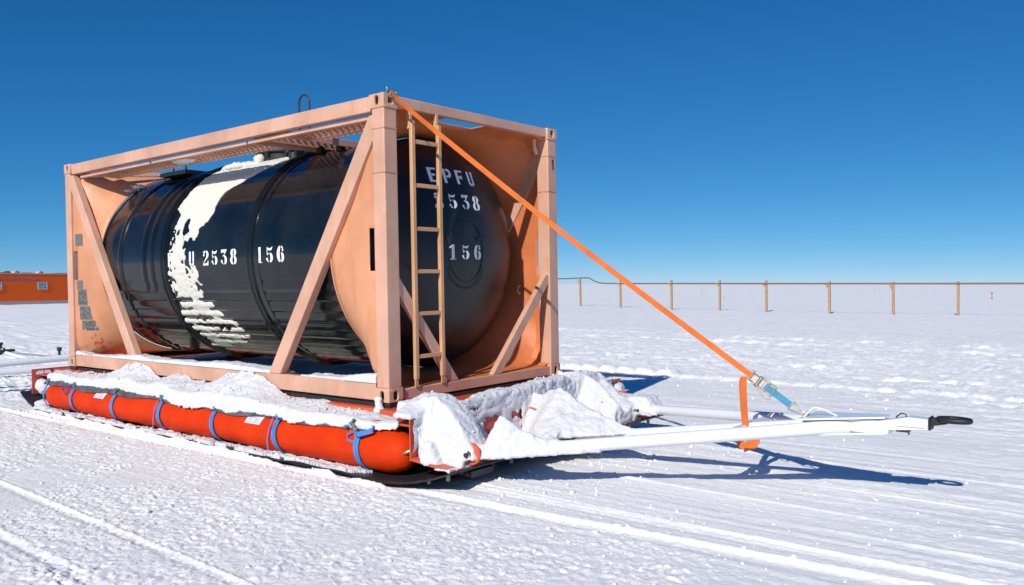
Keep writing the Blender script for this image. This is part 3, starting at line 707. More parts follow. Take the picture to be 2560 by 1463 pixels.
# ================================================================ SLED
sl = tag(empty('cargo_sled', (0, 0, 0)), 'long orange cargo sled with inflated side tubes and black skid sheet under the tank container', 'sled')
MB().box((-0.075, -0.30, -0.098), (2.513, 6.35, -0.045)).build('deck', M['orange'], sl, bevel=0.004)
MB().box((-0.240, -0.543, -0.116), (2.733, 6.449, -0.101)).build('edge_sheet', M['red'], sl, bevel=0.002)
for y in (0.0, 5.88):
    for x in (0.0, 2.27): MB().box((x + 0.005, y + 0.005, -0.044), (x + 0.165, y + 0.175, -0.002)).build('packing_block', M['rubber'], sl, bevel=0.004)
MB().box((0.18, 0.02, -0.044), (2.25, 0.14, -0.012)).build('packing_block', M['rubber'], sl, bevel=0.004)
MB().box((0.02, 0.20, -0.044), (0.12, 5.86, -0.012)).build('packing_block', M['rubber'], sl, bevel=0.004)
def end_plate(y0, th, name):
    mb = MB(); a, b = (-0.30, 2.74)
    for (o_y, inw) in ((y0, (0, th, 0)),):
        for yy, dd in ((y0, Vector((0, 1, 0))),):
            holed(mb, (0, yy, 0), (1, 0, 0), (0, 0, 1), a, 0.05, -0.360, -0.040, (-0.155, -0.098), 0.095, 0.034, dd, th)
            holed(mb, (0, yy, 0), (1, 0, 0), (0, 0, 1), 2.39, b, -0.360, -0.040, (2.595, -0.098), 0.095, 0.034, dd, th)
            mb.add([(0.05, yy, -0.36), (2.39, yy, -0.36), (2.39, yy, -0.04), (0.05, yy, -0.04)], [(0, 1, 2, 3)])
            y2 = yy + th
            for (u0, u1, hc) in ((a, 0.05, -0.155), (2.39, b, 2.595)):
                holed(mb, (0, y2, 0), (1, 0, 0), (0, 0, 1), u0, u1, -0.360, -0.040, (hc, -0.098), 0.095, 0.034, (0, -1, 0), 0.0001)
            mb.add([(0.05, y2, -0.36), (2.39, y2, -0.36), (2.39, y2, -0.04), (0.05, y2, -0.04)], [(0, 1, 2, 3)])
            mb.add([(a, yy, -0.04), (b, yy, -0.04), (b, y2, -0.04), (a, y2, -0.04)], [(0, 1, 2, 3)]); mb.add([(a, yy, -0.36), (b, yy, -0.36), (b, y2, -0.36), (a, y2, -0.36)], [(0, 1, 2, 3)])
            mb.add([(a, yy, -0.36), (a, y2, -0.36), (a, y2, -0.04), (a, yy, -0.04)], [(0, 1, 2, 3)]); mb.add([(b, yy, -0.36), (b, y2, -0.36), (b, y2, -0.04), (b, yy, -0.04)], [(0, 1, 2, 3)])
    o = mb.build(name, M['red'], sl)
    return o
end_plate(-0.56, 0.014, 'front_plate'); end_plate(6.452, 0.014, 'rear_plate')
MB().box((-0.160, 6.44, -0.135), (-0.150, 6.450, -0.060)).build('slot_bar', M['red'], sl)
# upright web under the deck edge, seen between ledge and front plate
MB().box((-0.075, -0.54, -0.098), (-0.060, -0.30, -0.045)).build('deck_web', M['orange'], sl)
MB().box((-0.060, -0.543, -0.085), (2.50, -0.30, -0.070)).build('deck_nose', M['orange'], sl)
# skid sheet
def skid():
    prof = [(6.56, -0.335), (6.48, -0.385), (6.30, -0.46), (6.10, -0.515), (5.90, -0.530), (3.0, -0.532), (0.2, -0.532), (-0.30, -0.532), (-0.50, -0.520), (-0.70, -0.495), (-0.90, -0.440), (-1.06, -0.385)]
    mb = MB(); n = len(prof); x0, x1 = -0.405, 2.85
    top = [(x0, y, z) for y, z in prof] + [(x0, y, z + 0.014) for y, z in prof[::-1]]
    mb.prism(top, (x1 - x0, 0, 0)); return mb.build('skid_sheet', M['rubber'], sl, sm=30)
skid()
mb = MB(); pts = [(-0.415, y, -0.522 + 0.012 * math.sin(y * 3.1) + 0.006 * math.sin(y * 11)) for y in np.linspace(6.05, -0.42, 60)]
pts += [(-0.412, -0.62, -0.500), (-0.41, -0.80, -0.455)]
mb.ribbon(pts, (0.012, 0, 0.008), 0.007); mb.build('skid_edge', M['rubber'], sl, sm=40)
# nose plate rising from the skid to the front plate
MB().prism([(-0.30, -0.56, -0.36), (-0.30, -0.975, -0.40), (-0.30, -0.975, -0.385), (-0.30, -0.57, -0.335)], (3.04, 0, 0)).build('nose_plate', M['red'], sl, bevel=0.002)
for k in range(9):
    x = -0.25 + k * 0.37
    MB().tube([(x, -0.90, -0.475), (x, -0.90, -0.43)], 0.017, 8).build('skid_bolt', M['steel'], sl, sm=40); MB().tube([(x, -0.70, -0.525), (x, -0.70, -0.48)], 0.017, 8).build('skid_bolt', M['steel'], sl, sm=40)
mb = MB(); mb.box((-0.10, -1.00, -0.47), (0.16, -0.93, -0.42)); mb.tube([(-0.12, -0.965, -0.445), (0.18, -0.965, -0.445)], 0.02, 10); mb.build('shackle_bracket', M['dark_steel'], sl, bevel=0.004)
# tow lugs
TOW = [(-0.03, -1.03, -0.285), (1.219, -1.03, -0.285), (2.468, -1.03, -0.285)]
for (x, y, z) in TOW:
    mb = MB()
    for s in (-0.085, 0.065):
        poly = [(x + s, -0.56, -0.12), (x + s, -0.56, -0.36)] + [(x + s, y + 0.02 - 0.085 * math.cos(a), z - 0.085 * math.sin(a)) for a in np.linspace(PI / 2, -PI / 2, 9)]
        mb.prism(poly, (0.02, 0, 0))
    mb.build('tow_lug', M['orange'], sl, bevel=0.003)
    mb = MB(); mb.tube([(x - 0.125, y + 0.02, z), (x + 0.125, y + 0.02, z)], 0.030, 20); mb.tube([(x - 0.150, y + 0.02, z), (x - 0.125, y + 0.02, z)], 0.018, 14); mb.build('tow_pin', M['dark_steel'], sl, sm=40, bevel=0.003)
# inflated tubes
def airtube(cx, y0, y1, r, cz, name='air_tube'):
    pts = []; rr = []
    for a in np.linspace(0.02, PI / 2, 9): pts.append((cx, y0 + r * 0.95 * (1 - math.sin(a)), cz + 0.01)); rr.append(r * math.cos(0) * math.sqrt(max(0.0004, 1 - (1 - math.sin(a)) ** 2)) if False else r * math.sin(a) ** 0.6)
    pts = pts[::1]
    p2 = []; r2 = []
    for a in np.linspace(0.06, PI / 2, 10): p2.append((cx, y0 + 0.26 * (1 - math.sin(a)) * 0 + 0.26 * (1 - math.cos(PI / 2 - a)), cz)); r2.append(r * math.sin(a) ** 0.75)
    p2 = [(cx, y0 + 0.27 * (1 - math.sin(a)) if False else y0 + 0.27 * (1 - math.cos(a)), cz) for a in np.linspace(0.0, PI / 2, 11)]
    r2 = [r * max(0.06, math.sin(a)) ** 0.72 for a in np.linspace(0.0, PI / 2, 11)]
    ysm = np.linspace(y0 + 0.30, y1 - 0.30, 220)
    straps = [0.0, 1.09, 2.10, 3.10, 4.12, 5.14, 5.86]
    for y in ysm:
        pinch = sum(0.05 * math.exp(-((y - s) / 0.09) ** 2) for s in straps); p2.append((cx, float(y), cz + 0.004 * math.sin(y * 4))); r2.append(r * (1 - pinch * 1.1 + 0.006 * math.sin(y * 5.1)))
    p2 += [(cx, y1 - 0.27 * (1 - math.cos(a)), cz) for a in np.linspace(PI / 2, 0, 11)]
    r2 += [r * max(0.06, math.sin(a)) ** 0.72 for a in np.linspace(PI / 2, 0, 11)]
    mb = MB().tube(p2, r2, 48); V = np.array(mb.v); dist = np.min(np.abs(V[:, 1:2] - np.array(straps)[None]), 1)
    an = np.arctan2(V[:, 2] - cz, V[:, 0] - cx); w_ = fbm(np.cos(an) * 5 + 9, V[:, 1] * 14, np.sin(an) * 5, oct=3) * (0.0012 + 0.007 * np.exp(-dist / 0.09)) + 0.003 * fbm(np.cos(an) * 2, V[:, 1] * 1.5, np.sin(an) * 2, oct=2)
    V[:, 0] += np.cos(an) * w_; V[:, 2] += np.sin(an) * w_; mb.v = [tuple(v) for v in V]
    return mb.build(name, M['airtube'], sl, sm=60)
AT = (-0.212, 0.170, -0.330)
at = airtube(AT[0], -0.50, 6.02, AT[1], AT[2]); at2 = airtube(2.655, -0.50, 6.02, AT[1], AT[2])
for x in (0.35, 0.95, 1.50, 2.08): airtube(x, -0.45, 6.0, 0.17, -0.32)
# labels on the near tube
def on_tube(u, a):   # u = -y, a = angle in degrees above horizontal on the outer side
    r = AT[1] + 0.0035; return (AT[0] - r * math.cos(R_(a)), -u, AT[2] + r * math.sin(R_(a)))
def tube_patch(u0, u1, a0, a1, name, mat, parent, skew=0.0, n=6, lift=0):
    vs = []; fs = []
    for i in range(n + 1):
        a = a0 + (a1 - a0) * i / n
        for u in (u0, u1):
            x, y, z = on_tube(u + skew * (i / n), a); vs.append((x - lift * math.cos(R_(a)), y, z + lift * math.sin(R_(a))))
        if i: fs.append((2 * i - 2, 2 * i - 1, 2 * i + 1, 2 * i))
    return MB().add(vs, fs).build(name, M[mat], parent, recalc=False)
for (u0, ttl) in ((-1.555, True), (-4.575, False)):
    wd = 0.235
    lb = tube_patch(u0, u0 + wd, 26, 58, 'printed_label', 'lilac_label', at, 0.018)
    tube_patch(u0 + 0.014, u0 + wd + 0.004, 58, 76, 'label_header', 'dark_print', lb, 0.012, lift=0.0006)
    mb = MB(); rnd = random.Random(5)
    def bar(u, a, du, da, sk=0.018):
        o_ = sk * (a - 26) / 32
        mb.add([tuple(Vector(on_tube(u + o_, a)) + Vector((-0.0012, 0, 0.0006))), tuple(Vector(on_tube(u + du + o_, a)) + Vector((-0.0012, 0, 0.0006))), tuple(Vector(on_tube(u + du + o_, a + da)) + Vector((-0.0012, 0, 0.0006))), tuple(Vector(on_tube(u + o_, a + da)) + Vector((-0.0012, 0, 0.0006)))], [(0, 1, 2, 3)])
    bar(u0 + 0.03, 52, 0.165, 2.2)
    for a in (29, 33, 37, 41, 45):
        bar(u0 + 0.025, a, rnd.uniform(0.05, 0.08), 1.8); bar(u0 + 0.11, a, rnd.uniform(0.05, 0.085), 1.8)
    mb.build('label_print', M['grey_print'], lb, recalc=False)
# white block capitals on the black header of the front label (PRONAL)
LT = {'P': rect(0, 0, .28, 1) + rect(.28, .8, .8, 1) + rect(.28, .4, .8, .6) + rect(.6, .6, .8, .8), 'R': rect(0, 0, .28, 1) + rect(.28, .8, .8, 1) + rect(.28, .42, .8, .6) + rect(.6, .6, .8, .8) + [[(.35, .42), (.6, .42), (.9, 0), (.62, 0)]],
      'O': rect(0, 0, .25, 1) + rect(.6, 0, .85, 1) + rect(.25, .8, .6, 1) + rect(.25, 0, .6, .2), 'N': rect(0, 0, .25, 1) + rect(.62, 0, .87, 1) + [[(.25, 1), (.25, .6), (.62, 0), (.62, .4)]],
      'A': [[(0, 0), (.28, 0), (.52, 1), (.34, 1)], [(.34, 1), (.52, 1), (.88, 0), (.62, 0)]] + rect(.25, .25, .65, .42), 'L': rect(0, 0, .27, 1) + rect(.27, 0, .8, .2)}
mb = MB()
for i, ch in enumerate('PRONAL'):
    for poly in LT[ch]:
        mb.add([tuple(Vector(on_tube(-1.555 + 0.026 + 0.033 * i + p[0] * 0.027 + 0.009 * p[1], 59 + p[1] * 11)) + Vector((-0.0012, 0, 0.0022))) for p in poly], [tuple(range(len(poly)))])
mb.build('label_lettering', M['lilac_label'], at, recalc=False)
# brass filler
mb = MB(); mb.tube([(AT[0] - 0.07, -0.385, AT[2] + 0.02), (AT[0] - 0.075, -0.43, AT[2] + 0.02)], 0.030, 16); mb.build('valve_flange', M['brass'], at, sm=40, bevel=0.003)
mb = MB(); mb.tube([(AT[0] - 0.075, -0.42, AT[2] + 0.02), (AT[0] - 0.08, -0.475, AT[2] + 0.018), (AT[0] - 0.06, -0.505, AT[2] + 0.03), (AT[0] - 0.03, -0.53, AT[2] + 0.05)], [0.014, 0.016, 0.018, 0.018], 12); mb.build('filler_valve', M['brass'], at, sm=50)
# black cover strip along the tube top
rows = []
vs = []; fs = []; ys_ = np.linspace(6.0, 0.15, 140)
for i, y in enumerate(ys_):
    wv = 0.012 * math.sin(y * 6.2) + 0.008 * math.sin(y * 2.3)
    pr_ = [(-0.10, -0.125), (-0.20, -0.135), (-0.285 + wv, -0.145), (-0.325 + wv, -0.172 + wv * 0.4), (-0.342 + wv, -0.192 + wv)]
    for (x, z) in pr_: vs.append((x, y, z))
    if i:
        for k in range(4): fs.append((5 * i - 5 + k, 5 * i + k, 5 * i + k + 1, 5 * i - 4 + k))
o = MB().add(vs, fs).build('tube_cover', M['cover'], sl, sm=60); m_ = o.modifiers.new('t', 'SOLIDIFY'); m_.thickness = 0.006
# blue tie-down straps around the near tube
rnd = random.Random(11)
def strap(y, lean, double):
    mb = MB()
    for d, wv in (((-0.015, 0.026), (0.016, 0.030)) if double else ((0.0, 0.040),)):
        pts = []
        for a in np.linspace(118, -74, 26):
            r = AT[1] + 0.006 + 0.004 * (a > 60)
            yy = y + d * (1 if a > -20 else 1 - (-20 - a) / 70) + lean * (118 - a) / 190
            pts.append((AT[0] - r * math.cos(R_(a)), yy, AT[2] + r * math.sin(R_(a))))
        mb.ribbon(pts, (0, wv, 0.0), 0.004)
    o = mb.build('tie_strap', M['web_strap'], sl, sm=60)
    return o
for i, (y, ln, db) in enumerate(((0.02, -0.07, True), (1.11, -0.05, True), (2.12, -0.06, True), (3.12, -0.05, True), (4.14, -0.05, True), (5.16, -0.04, True), (5.90, -0.02, False))):
    s_ = strap(y, ln, db)
    if i == 0:
        continue
    # knot / buckle at the deck edge with loose end
    mb = MB(); x = AT[0] - 0.09; z = AT[2] + 0.175
    mb.ribbon([(x + 0.06, y + 0.05, z + 0.015), (x + 0.02, y + 0.03, z + 0.02), (x - 0.02, y + 0.0, z + 0.012), (x - 0.05, y - 0.03, z - 0.01), (x - 0.055, y - 0.05, z - 0.03)], (0.0, 0.03, 0.02), 0.004)
    if i == 5:   # curl hanging at the sixth strap
        mb.ribbon([(x - 0.04, y + 0.02, z), (x - 0.06, y + 0.10, z - 0.005), (x - 0.07, y + 0.17, z - 0.03), (x - 0.075, y + 0.20, z - 0.07), (x - 0.08, y + 0.16, z - 0.105), (x - 0.08, y + 0.10, z - 0.11), (x - 0.075, y + 0.06, z - 0.08), (x - 0.07, y + 0.04, z - 0.04)], (-0.02, 0.0, 0.006), 0.003)
    if i in (1, 3): mb.ribbon([(x - 0.05, y + 0.02, z - 0.02), (x - 0.085, y + 0.03, z - 0.10), (x - 0.09, y + 0.06, z - 0.22), (x - 0.11, y + 0.02, z - 0.31)], (0.0, 0.012, 0.0), 0.003)
    mb.build('strap_tail', M['web_strap'], s_, sm=60)
    mb = MB(); mb.box((x - 0.02, y - 0.02, z + 0.005), (x + 0.05, y + 0.05, z + 0.03)); b_ = mb.build('strap_buckle', M['steel'], s_, bevel=0.004)
# ratchet of the foremost strap
def ratchet(name, parent, Mx, mat='steel', sc_=1.0):
    mb = MB(); q = lambda *p: Mx @ (Vector(p) * sc_)
    def bx(a, b):
        x0, y0, z0 = a; x1, y1, z1 = b
        vs = [q(x, y, z) for z in (z0, z1) for (x, y) in ((x0, y0), (x1, y0), (x1, y1), (x0, y1))]
        mb.add(vs, [(0, 3, 2, 1), (4, 5, 6, 7), (0, 1, 5, 4), (1, 2, 6, 5), (2, 3, 7, 6), (3, 0, 4, 7)])
    for s in (-0.040, 0.034):       # cheek plates
        bx((-0.10, s, -0.014), (0.10, s + 0.006, 0.022))
        bx((-0.02, s - 0.006 if s < 0 else s + 0.006, -0.01), (0.16, s if s < 0 else s + 0.012, 0.014))
    bx((-0.085, -0.034, -0.008), (-0.015, 0.034, -0.003)); bx((0.02, -0.034, 0.006), (0.045, 0.034, 0.012))
    for x, r in ((-0.085, 0.008), (0.0, 0.016), (0.09, 0.007), (0.155, 0.008)):
        mb.tube([q(x, -0.052, 0.002), q(x, 0.052, 0.002)], r * sc_, 12)
    for s in (-0.047, 0.047):
        mb.tube([q(0.0, s - 0.002, 0.0), q(0.0, s + 0.002, 0.0)], 0.024 * sc_, 14)
    return mb.build(name, M[mat], parent, bevel=0.0015)
fs_ = [o for o in sl.children if o.name.startswith('tie_strap')][0]
Mx = Matrix.Translation((AT[0] - 0.115, 0.03, AT[2] + 0.165)) @ Matrix.Rotation(R_(35), 4, 'X') @ Matrix.Rotation(R_(-62), 4, 'Z') @ Matrix.Rotation(R_(28), 4, 'Y')
ratchet('ratchet_buckle', fs_, Mx, sc_=0.8)
mb = MB(); x, y, z = AT[0] - 0.13, 0.0, AT[2] + 0.145
mb.ribbon([(x, y + 0.05, z), (x - 0.03, y + 0.0, z - 0.012), (x - 0.045, y - 0.06, z - 0.01), (x - 0.03, y - 0.13, z + 0.012), (x + 0.0, y - 0.175, z + 0.03), (x + 0.03, y - 0.16, z + 0.04), (x + 0.04, y - 0.10, z + 0.035)], (0.004, 0, 0.040), 0.003)
mb.ribbon([(x, y + 0.06, z), (x - 0.035, y + 0.10, z - 0.03), (x - 0.04, y + 0.09, z - 0.065), (x - 0.035, y + 0.03, z - 0.08), (x - 0.03, y - 0.01, z - 0.07)], (0, 0.0, 0.018), 0.003)
mb.ribbon([(x + 0.02, y + 0.06, z + 0.02), (x + 0.01, y + 0.13, z + 0.035), (x + 0.0, y + 0.17, z + 0.03)], (0.02, 0, 0.014), 0.003)
mb.build('strap_tail', M['web_strap'], fs_, sm=60)

# ================================================================ TOW BAR
tb = tag(empty('tow_bar', (0, 0, 0)), 'white tubular A-frame tow bar with black hitch ring reaching out in front of the sled', 'tow bar')
MB().tube([(-0.03, -1.06, -0.285), (1.165, -3.36, -0.035)], 0.048, 28).build('tow_tube', M['white_paint'], tb, sm=40)
MB().tube([(2.468, -1.06, -0.285), (1.275, -3.36, -0.035)], 0.046, 28).build('tow_tube', M['white_paint'], tb, sm=40)
MB().tube([(1.219, -1.06, -0.36), (1.219, -3.25, -0.035)], 0.044, 24).build('tow_tube', M['white_paint'], tb, sm=40)
mb = MB(); mb.box((0.86, -2.62, -0.14), (1.58, -2.57, -0.10)); mb.build('cross_tie', M['white_paint'], tb, bevel=0.004)
# gusset plate joining the tubes
top = [(1.02, -3.05), (1.42, -3.05), (1.33, -3.42), (1.29, -3.60), (1.15, -3.60), (1.11, -3.42)]
MB().prism([(x, y, 0.022 + (y + 3.4) * -0.08) for x, y in top], (0, 0, 0.014)).build('gusset_plate', M['white_paint'], tb, bevel=0.003)
MB().prism([(x, y, -0.085 + (y + 3.4) * -0.08) for x, y in top], (0, 0, 0.012)).build('gusset_plate', M['white_paint'], tb, bevel=0.003)
mb = MB(); mb.box((1.145, -3.62, -0.070), (1.293, -3.30, 0.020)); mb.build('drawbar_body', M['white_paint'], tb, bevel=0.012)
mb = MB().prism([(1.165, -3.55, -0.045), (1.165, -3.86, -0.015), (1.165, -3.86, 0.055), (1.165, -3.74, 0.060), (1.165, -3.62, 0.030), (1.165, -3.55, 0.022)], (0.108, 0, 0)); mb.build('hitch_head', M['white_paint'], tb, bevel=0.006)
MB().box((1.155, -3.84, -0.002), (1.163, -3.68, 0.040)).build('hitch_side_plate', M['white_paint'], tb, bevel=0.002)
mb = MB(); mb.tube([(1.19, -3.66, 0.05), (1.19, -3.69, 0.078), (1.19, -3.72, 0.076), (1.19, -3.73, 0.05)], 0.005, 8); mb.box((1.18, -3.74, -0.045), (1.25, -3.66, -0.020)); mb.tube([(1.17, -3.74, -0.03), (1.17, -3.745, -0.055)], 0.006, 8); mb.build('hitch_clip', M['dark_steel'], tb, bevel=0.001)
# white lifting handle
MB().tube([(1.12, -3.06, 0.0), (1.15, -3.12, 0.070), (1.155, -3.14, 0.076), (1.16, -3.17, 0.073), (1.20, -3.28, 0.02)], 0.006, 10).build('lifting_handle', M['white_paint'], tb, sm=60)
# black towing eye
mb = MB(); mb.prism([(1.185, -3.862, 0.008), (1.255, -3.862, 0.008), (1.245, -3.97, 0.030), (1.195, -3.97, 0.030)], (0, 0, 0.05)); mb.prism([(1.165, -3.862, -0.018), (1.275, -3.862, -0.018), (1.275, -3.862, 0.070), (1.165, -3.862, 0.070)], (0, -0.012, 0)); mb.build('eye_shank', M['black'], tb, bevel=0.006)
ey = [(1.219 + 0.048 * math.cos(a), -4.005 + 0.090 * math.sin(a), 0.058) for a in np.linspace(0, 2 * PI, 40, endpoint=False)]
MB().tube(ey, 0.019, 14, closed=True).build('towing_eye', M['black'], tb, sm=60)

# ================================================================ RATCHET STRAP (orange / blue)
A = Vector((0.10, -0.03, 2.555)); B = Vector((1.20, -2.66, 0.262)); E_ = Vector((1.20, -3.04, 0.005))
rs = tag(empty('ratchet_strap', (0, 0, 0)), 'orange ratchet strap stretched from the container top corner down to the white tow bar', 'strap')
d = (B - A).normalized(); wvec = Vector((0.0, 0.030, -0.033)); 
pts = []; wv = []
for i, t in enumerate(np.linspace(0, 1, 60)):
    p = A.lerp(B, t); p.z -= 0.035 * math.sin(PI * t)
    tw = R_(-48 * math.exp(-t * 3.2) + 5 * math.sin(t * 6)); u2 = d.cross(Vector((0.80, 0.60, 0.05))).normalized(); side = u2.cross(d).normalized()
    pts.append(p); wv.append((u2 * math.cos(tw) + side * math.sin(tw)) * 0.043)
MB().ribbon(pts, wv, 0.004).build('webbing', M['web_orange'], rs, sm=60)
dir2 = (E_ - B).normalized(); side2 = Vector((0, 0, 1)).cross(dir2).normalized()
# webbing faces the viewer: width direction almost vertical
wd2 = Vector(wv[-1]).normalized(); nrm = dir2.cross(wd2).normalized(); wd2 = nrm.cross(dir2)
Mr = Matrix((( dir2.x, wd2.x, nrm.x, B.x), (dir2.y, wd2.y, nrm.y, B.y), (dir2.z, wd2.z, nrm.z, B.z), (0, 0, 0, 1))) @ Matrix.Translation((0.06, 0, 0.0))
ratchet('ratchet', rs, Mr, sc_=0.82)
p0 = B + dir2 * 0.115; p1 = E_ - dir2 * 0.115
MB().ribbon([p0, p0.lerp(p1, 0.5), p1], wd2 * 0.050, 0.006).build('blue_webbing', M['web_blue'], rs, sm=60)
q = p1; tri = [q + wd2 * 0.035, q - wd2 * 0.035, q - wd2 * 0.030 + dir2 * 0.010, q + dir2 * 0.075 - wd2 * 0.008, q + dir2 * 0.080, q + dir2 * 0.075 + wd2 * 0.008, q + wd2 * 0.030 + dir2 * 0.010]
MB().tube(tri, 0.0055, 8, closed=True).build('triangle_ring', M['steel'], rs, sm=60)
MB().tube([q + dir2 * 0.078, q + dir2 * 0.13, E_ + Vector((0, -0.02, 0.0)), E_ + Vector((0, -0.035, 0.014)), E_ + Vector((0, -0.025, 0.03))], 0.007, 8).build('claw_hook', M['steel'], rs, sm=60)
mb = MB(); mb.tube([B + wd2 * -0.035, B + wd2 * -0.05 + dir2 * 0.10, B + wd2 * -0.075 + dir2 * 0.17, B + wd2 * -0.060 + dir2 * 0.20, B + wd2 * -0.02 + dir2 * 0.19], 0.005, 8); mb.tube([B + wd2 * 0.035 + dir2 * 0.05, B + wd2 * 0.045 + dir2 * 0.18], 0.005, 8); mb.build('ratchet_handle', M['steel'], rs, sm=60)
# loose tail hanging from the ratchet, looped under the tow bar
xt = 1.17
hv = Vector((0.63, -0.777, 0.0))       # the webbing hangs broadside on
P_ = lambda a, z, dp=0.0: Vector((1.165, -2.62, z)) + hv * a + Vector((0.777, 0.63, 0)) * dp
MB().ribbon([P_(-0.010, 0.262), P_(-0.020, 0.235), P_(-0.022, 0.18), P_(-0.018, 0.08), P_(-0.012, -0.02), P_(-0.006, -0.12), P_(0.0, -0.19)], [hv * w_ for w_ in (0.050, 0.056, 0.056, 0.054, 0.050, 0.046, 0.05)], 0.004).build('loose_tail', M['web_orange'], rs, sm=60)
MB().ribbon([P_(-0.060, -0.14, 0.01), P_(-0.055, -0.20, 0.012), P_(-0.035, -0.245, 0.01), P_(-0.005, -0.268, 0.004)], [hv * 0.055, hv * 0.06, hv * 0.06 + Vector((0, 0, 0.02)), hv * 0.05 + Vector((0, 0, 0.03))], 0.004).build('loose_tail', M['web_orange'], rs, sm=60)
MB().ribbon([P_(0.035, -0.13, -0.02), P_(0.040, -0.19, -0.026), P_(0.042, -0.235, -0.022), P_(0.020, -0.285, -0.012)], [hv * 0.105, hv * 0.105, hv * 0.10 + Vector((0, 0, 0.012)), hv * 0.09 + Vector((0, 0, 0.03))], 0.004).build('loose_tail', M['web_orange'], rs, sm=60)
MB().ribbon([P_(0.078, -0.15, -0.03), P_(0.086, -0.20, -0.012), P_(0.080, -0.25, 0.01), P_(0.05, -0.27, 0.02)], [Vector((0.03, 0.03, 0)), Vector((0.03, 0.03, 0)), Vector((0.03, 0.03, 0)), Vector((0.03, 0.03, 0.01))], 0.004).build('loose_tail', M['web_orange'], rs, sm=60)
# end fitting in the corner casting
mb = MB(); mb.box((0.06, -0.02, 2.555), (0.13, 0.02, 2.600)); mb.tube([(0.045, 0.0, 2.60), (0.045, 0.0, 2.64)], 0.008, 8); mb.tube([(0.135, 0.0, 2.56), (0.14, -0.01, 2.61)], 0.008, 8); mb.tube([(0.06, -0.02, 2.56), (0.13, -0.02, 2.56)], 0.010, 8)
mb.build('corner_hook', M['steel'], rs, bevel=0.002)
MB().ribbon([(0.105, -0.03, 2.56), (0.095, -0.02, 2.60), (0.085, 0.01, 2.615), (0.08, 0.04, 2.60)], (0.045, 0, 0), 0.004).build('webbing_loop', M['web_orange'], rs, sm=60)

# ================================================================ SNOW ON THE SLED
def slab(name, xs, ys, topf, botf, amp, freq, mat, label, cat='snow', mask=None, parent=None):
    X, Y = np.meshgrid(xs, ys, indexing='ij'); Zt = topf(X, Y); Zb = botf(X, Y)
    th = Zt - Zb; ok = th > 0.002
    if mask is not None: ok &= mask(X, Y)
    Zt = np.maximum(Zt, Zb + 0.002)
    P = np.stack([X, Y, Zt], -1)
    gx = np.gradient(Zt, xs, axis=0); gy = np.gradient(Zt, ys, axis=1)
    nn = np.stack([-gx, -gy, np.ones_like(Zt)], -1); nn /= np.linalg.norm(nn, axis=-1, keepdims=True)
    dd = amp * (fbm(X * freq, Y * freq, Zt * freq, oct=4, gain=0.55)) * np.clip(th / 0.03, 0, 1)
    P = P + nn * dd[..., None]
    Bm = np.stack([X, Y, Zb], -1)
    nx_, ny_ = X.shape; idx = np.arange(nx_ * ny_).reshape(nx_, ny_)
    q = ok[:-1, :-1] & ok[1:, :-1] & ok[1:, 1:] & ok[:-1, 1:]
    a, b, c, d_ = idx[:-1, :-1][q], idx[1:, :-1][q], idx[1:, 1:][q], idx[:-1, 1:][q]
    F1 = np.stack([a, b, c, d_], -1); off = nx_ * ny_; F2 = np.stack([d_, c, b, a], -1) + off
    # side walls along open edges
    qp = np.pad(q, 1); walls = []
    for (di, dj, e0, e1) in ((-1, 0, (0, 0), (0, 1)), (1, 0, (1, 1), (1, 0)), (0, -1, (1, 0), (0, 0)), (0, 1, (0, 1), (1, 1))):
        nb = qp[1 + di:qp.shape[0] - 1 + di, 1 + dj:qp.shape[1] - 1 + dj]; ii, jj = np.nonzero(q & ~nb)
        v0 = idx[ii + e0[0], jj + e0[1]]; v1 = idx[ii + e1[0], jj + e1[1]]
        walls.append(np.stack([v0, v1, v1 + off, v0 + off], -1))
    F = np.concatenate([F1, F2] + walls)
    V = np.concatenate([P.reshape(-1, 3), Bm.reshape(-1, 3)])
    used = np.unique(F); rem = np.full(len(V), -1); rem[used] = np.arange(len(used))
    o = np_mesh(name, V[used], rem[F], M[mat], parent)
    bm = bmesh.new(); bm.from_mesh(o.data); bmesh.ops.recalc_face_normals(bm, faces=bm.faces); bm.to_mesh(o.data); bm.free()
    o.data.set_sharp_from_angle(angle=R_(75))
    if parent is None: tag(o, label, cat, kind='stuff')
    return o
def soften(o, vox, n1, s1, n2, s2, sm_it=3):
    r_ = o.modifiers.new('remesh', 'REMESH'); r_.mode = 'VOXEL'; r_.voxel_size = vox; r_.use_smooth_shade = True
    k = o.modifiers.new('smooth', 'SMOOTH'); k.factor = 0.6; k.iterations = sm_it
    for i, (n_, s_) in enumerate(((n1, s1), (n2, s2))):
        tx = bpy.data.textures.new(o.name + str(i), 'CLOUDS'); tx.noise_scale = n_; tx.noise_depth = 3
        dm = o.modifiers.new('disp', 'DISPLACE'); dm.texture = tx; dm.strength = s_; dm.mid_level = 0.5; dm.texture_coords = 'GLOBAL'
def pw(x, pts):
    pts = sorted(pts); return np.interp(x, [p[0] for p in pts], [p[1] for p in pts])
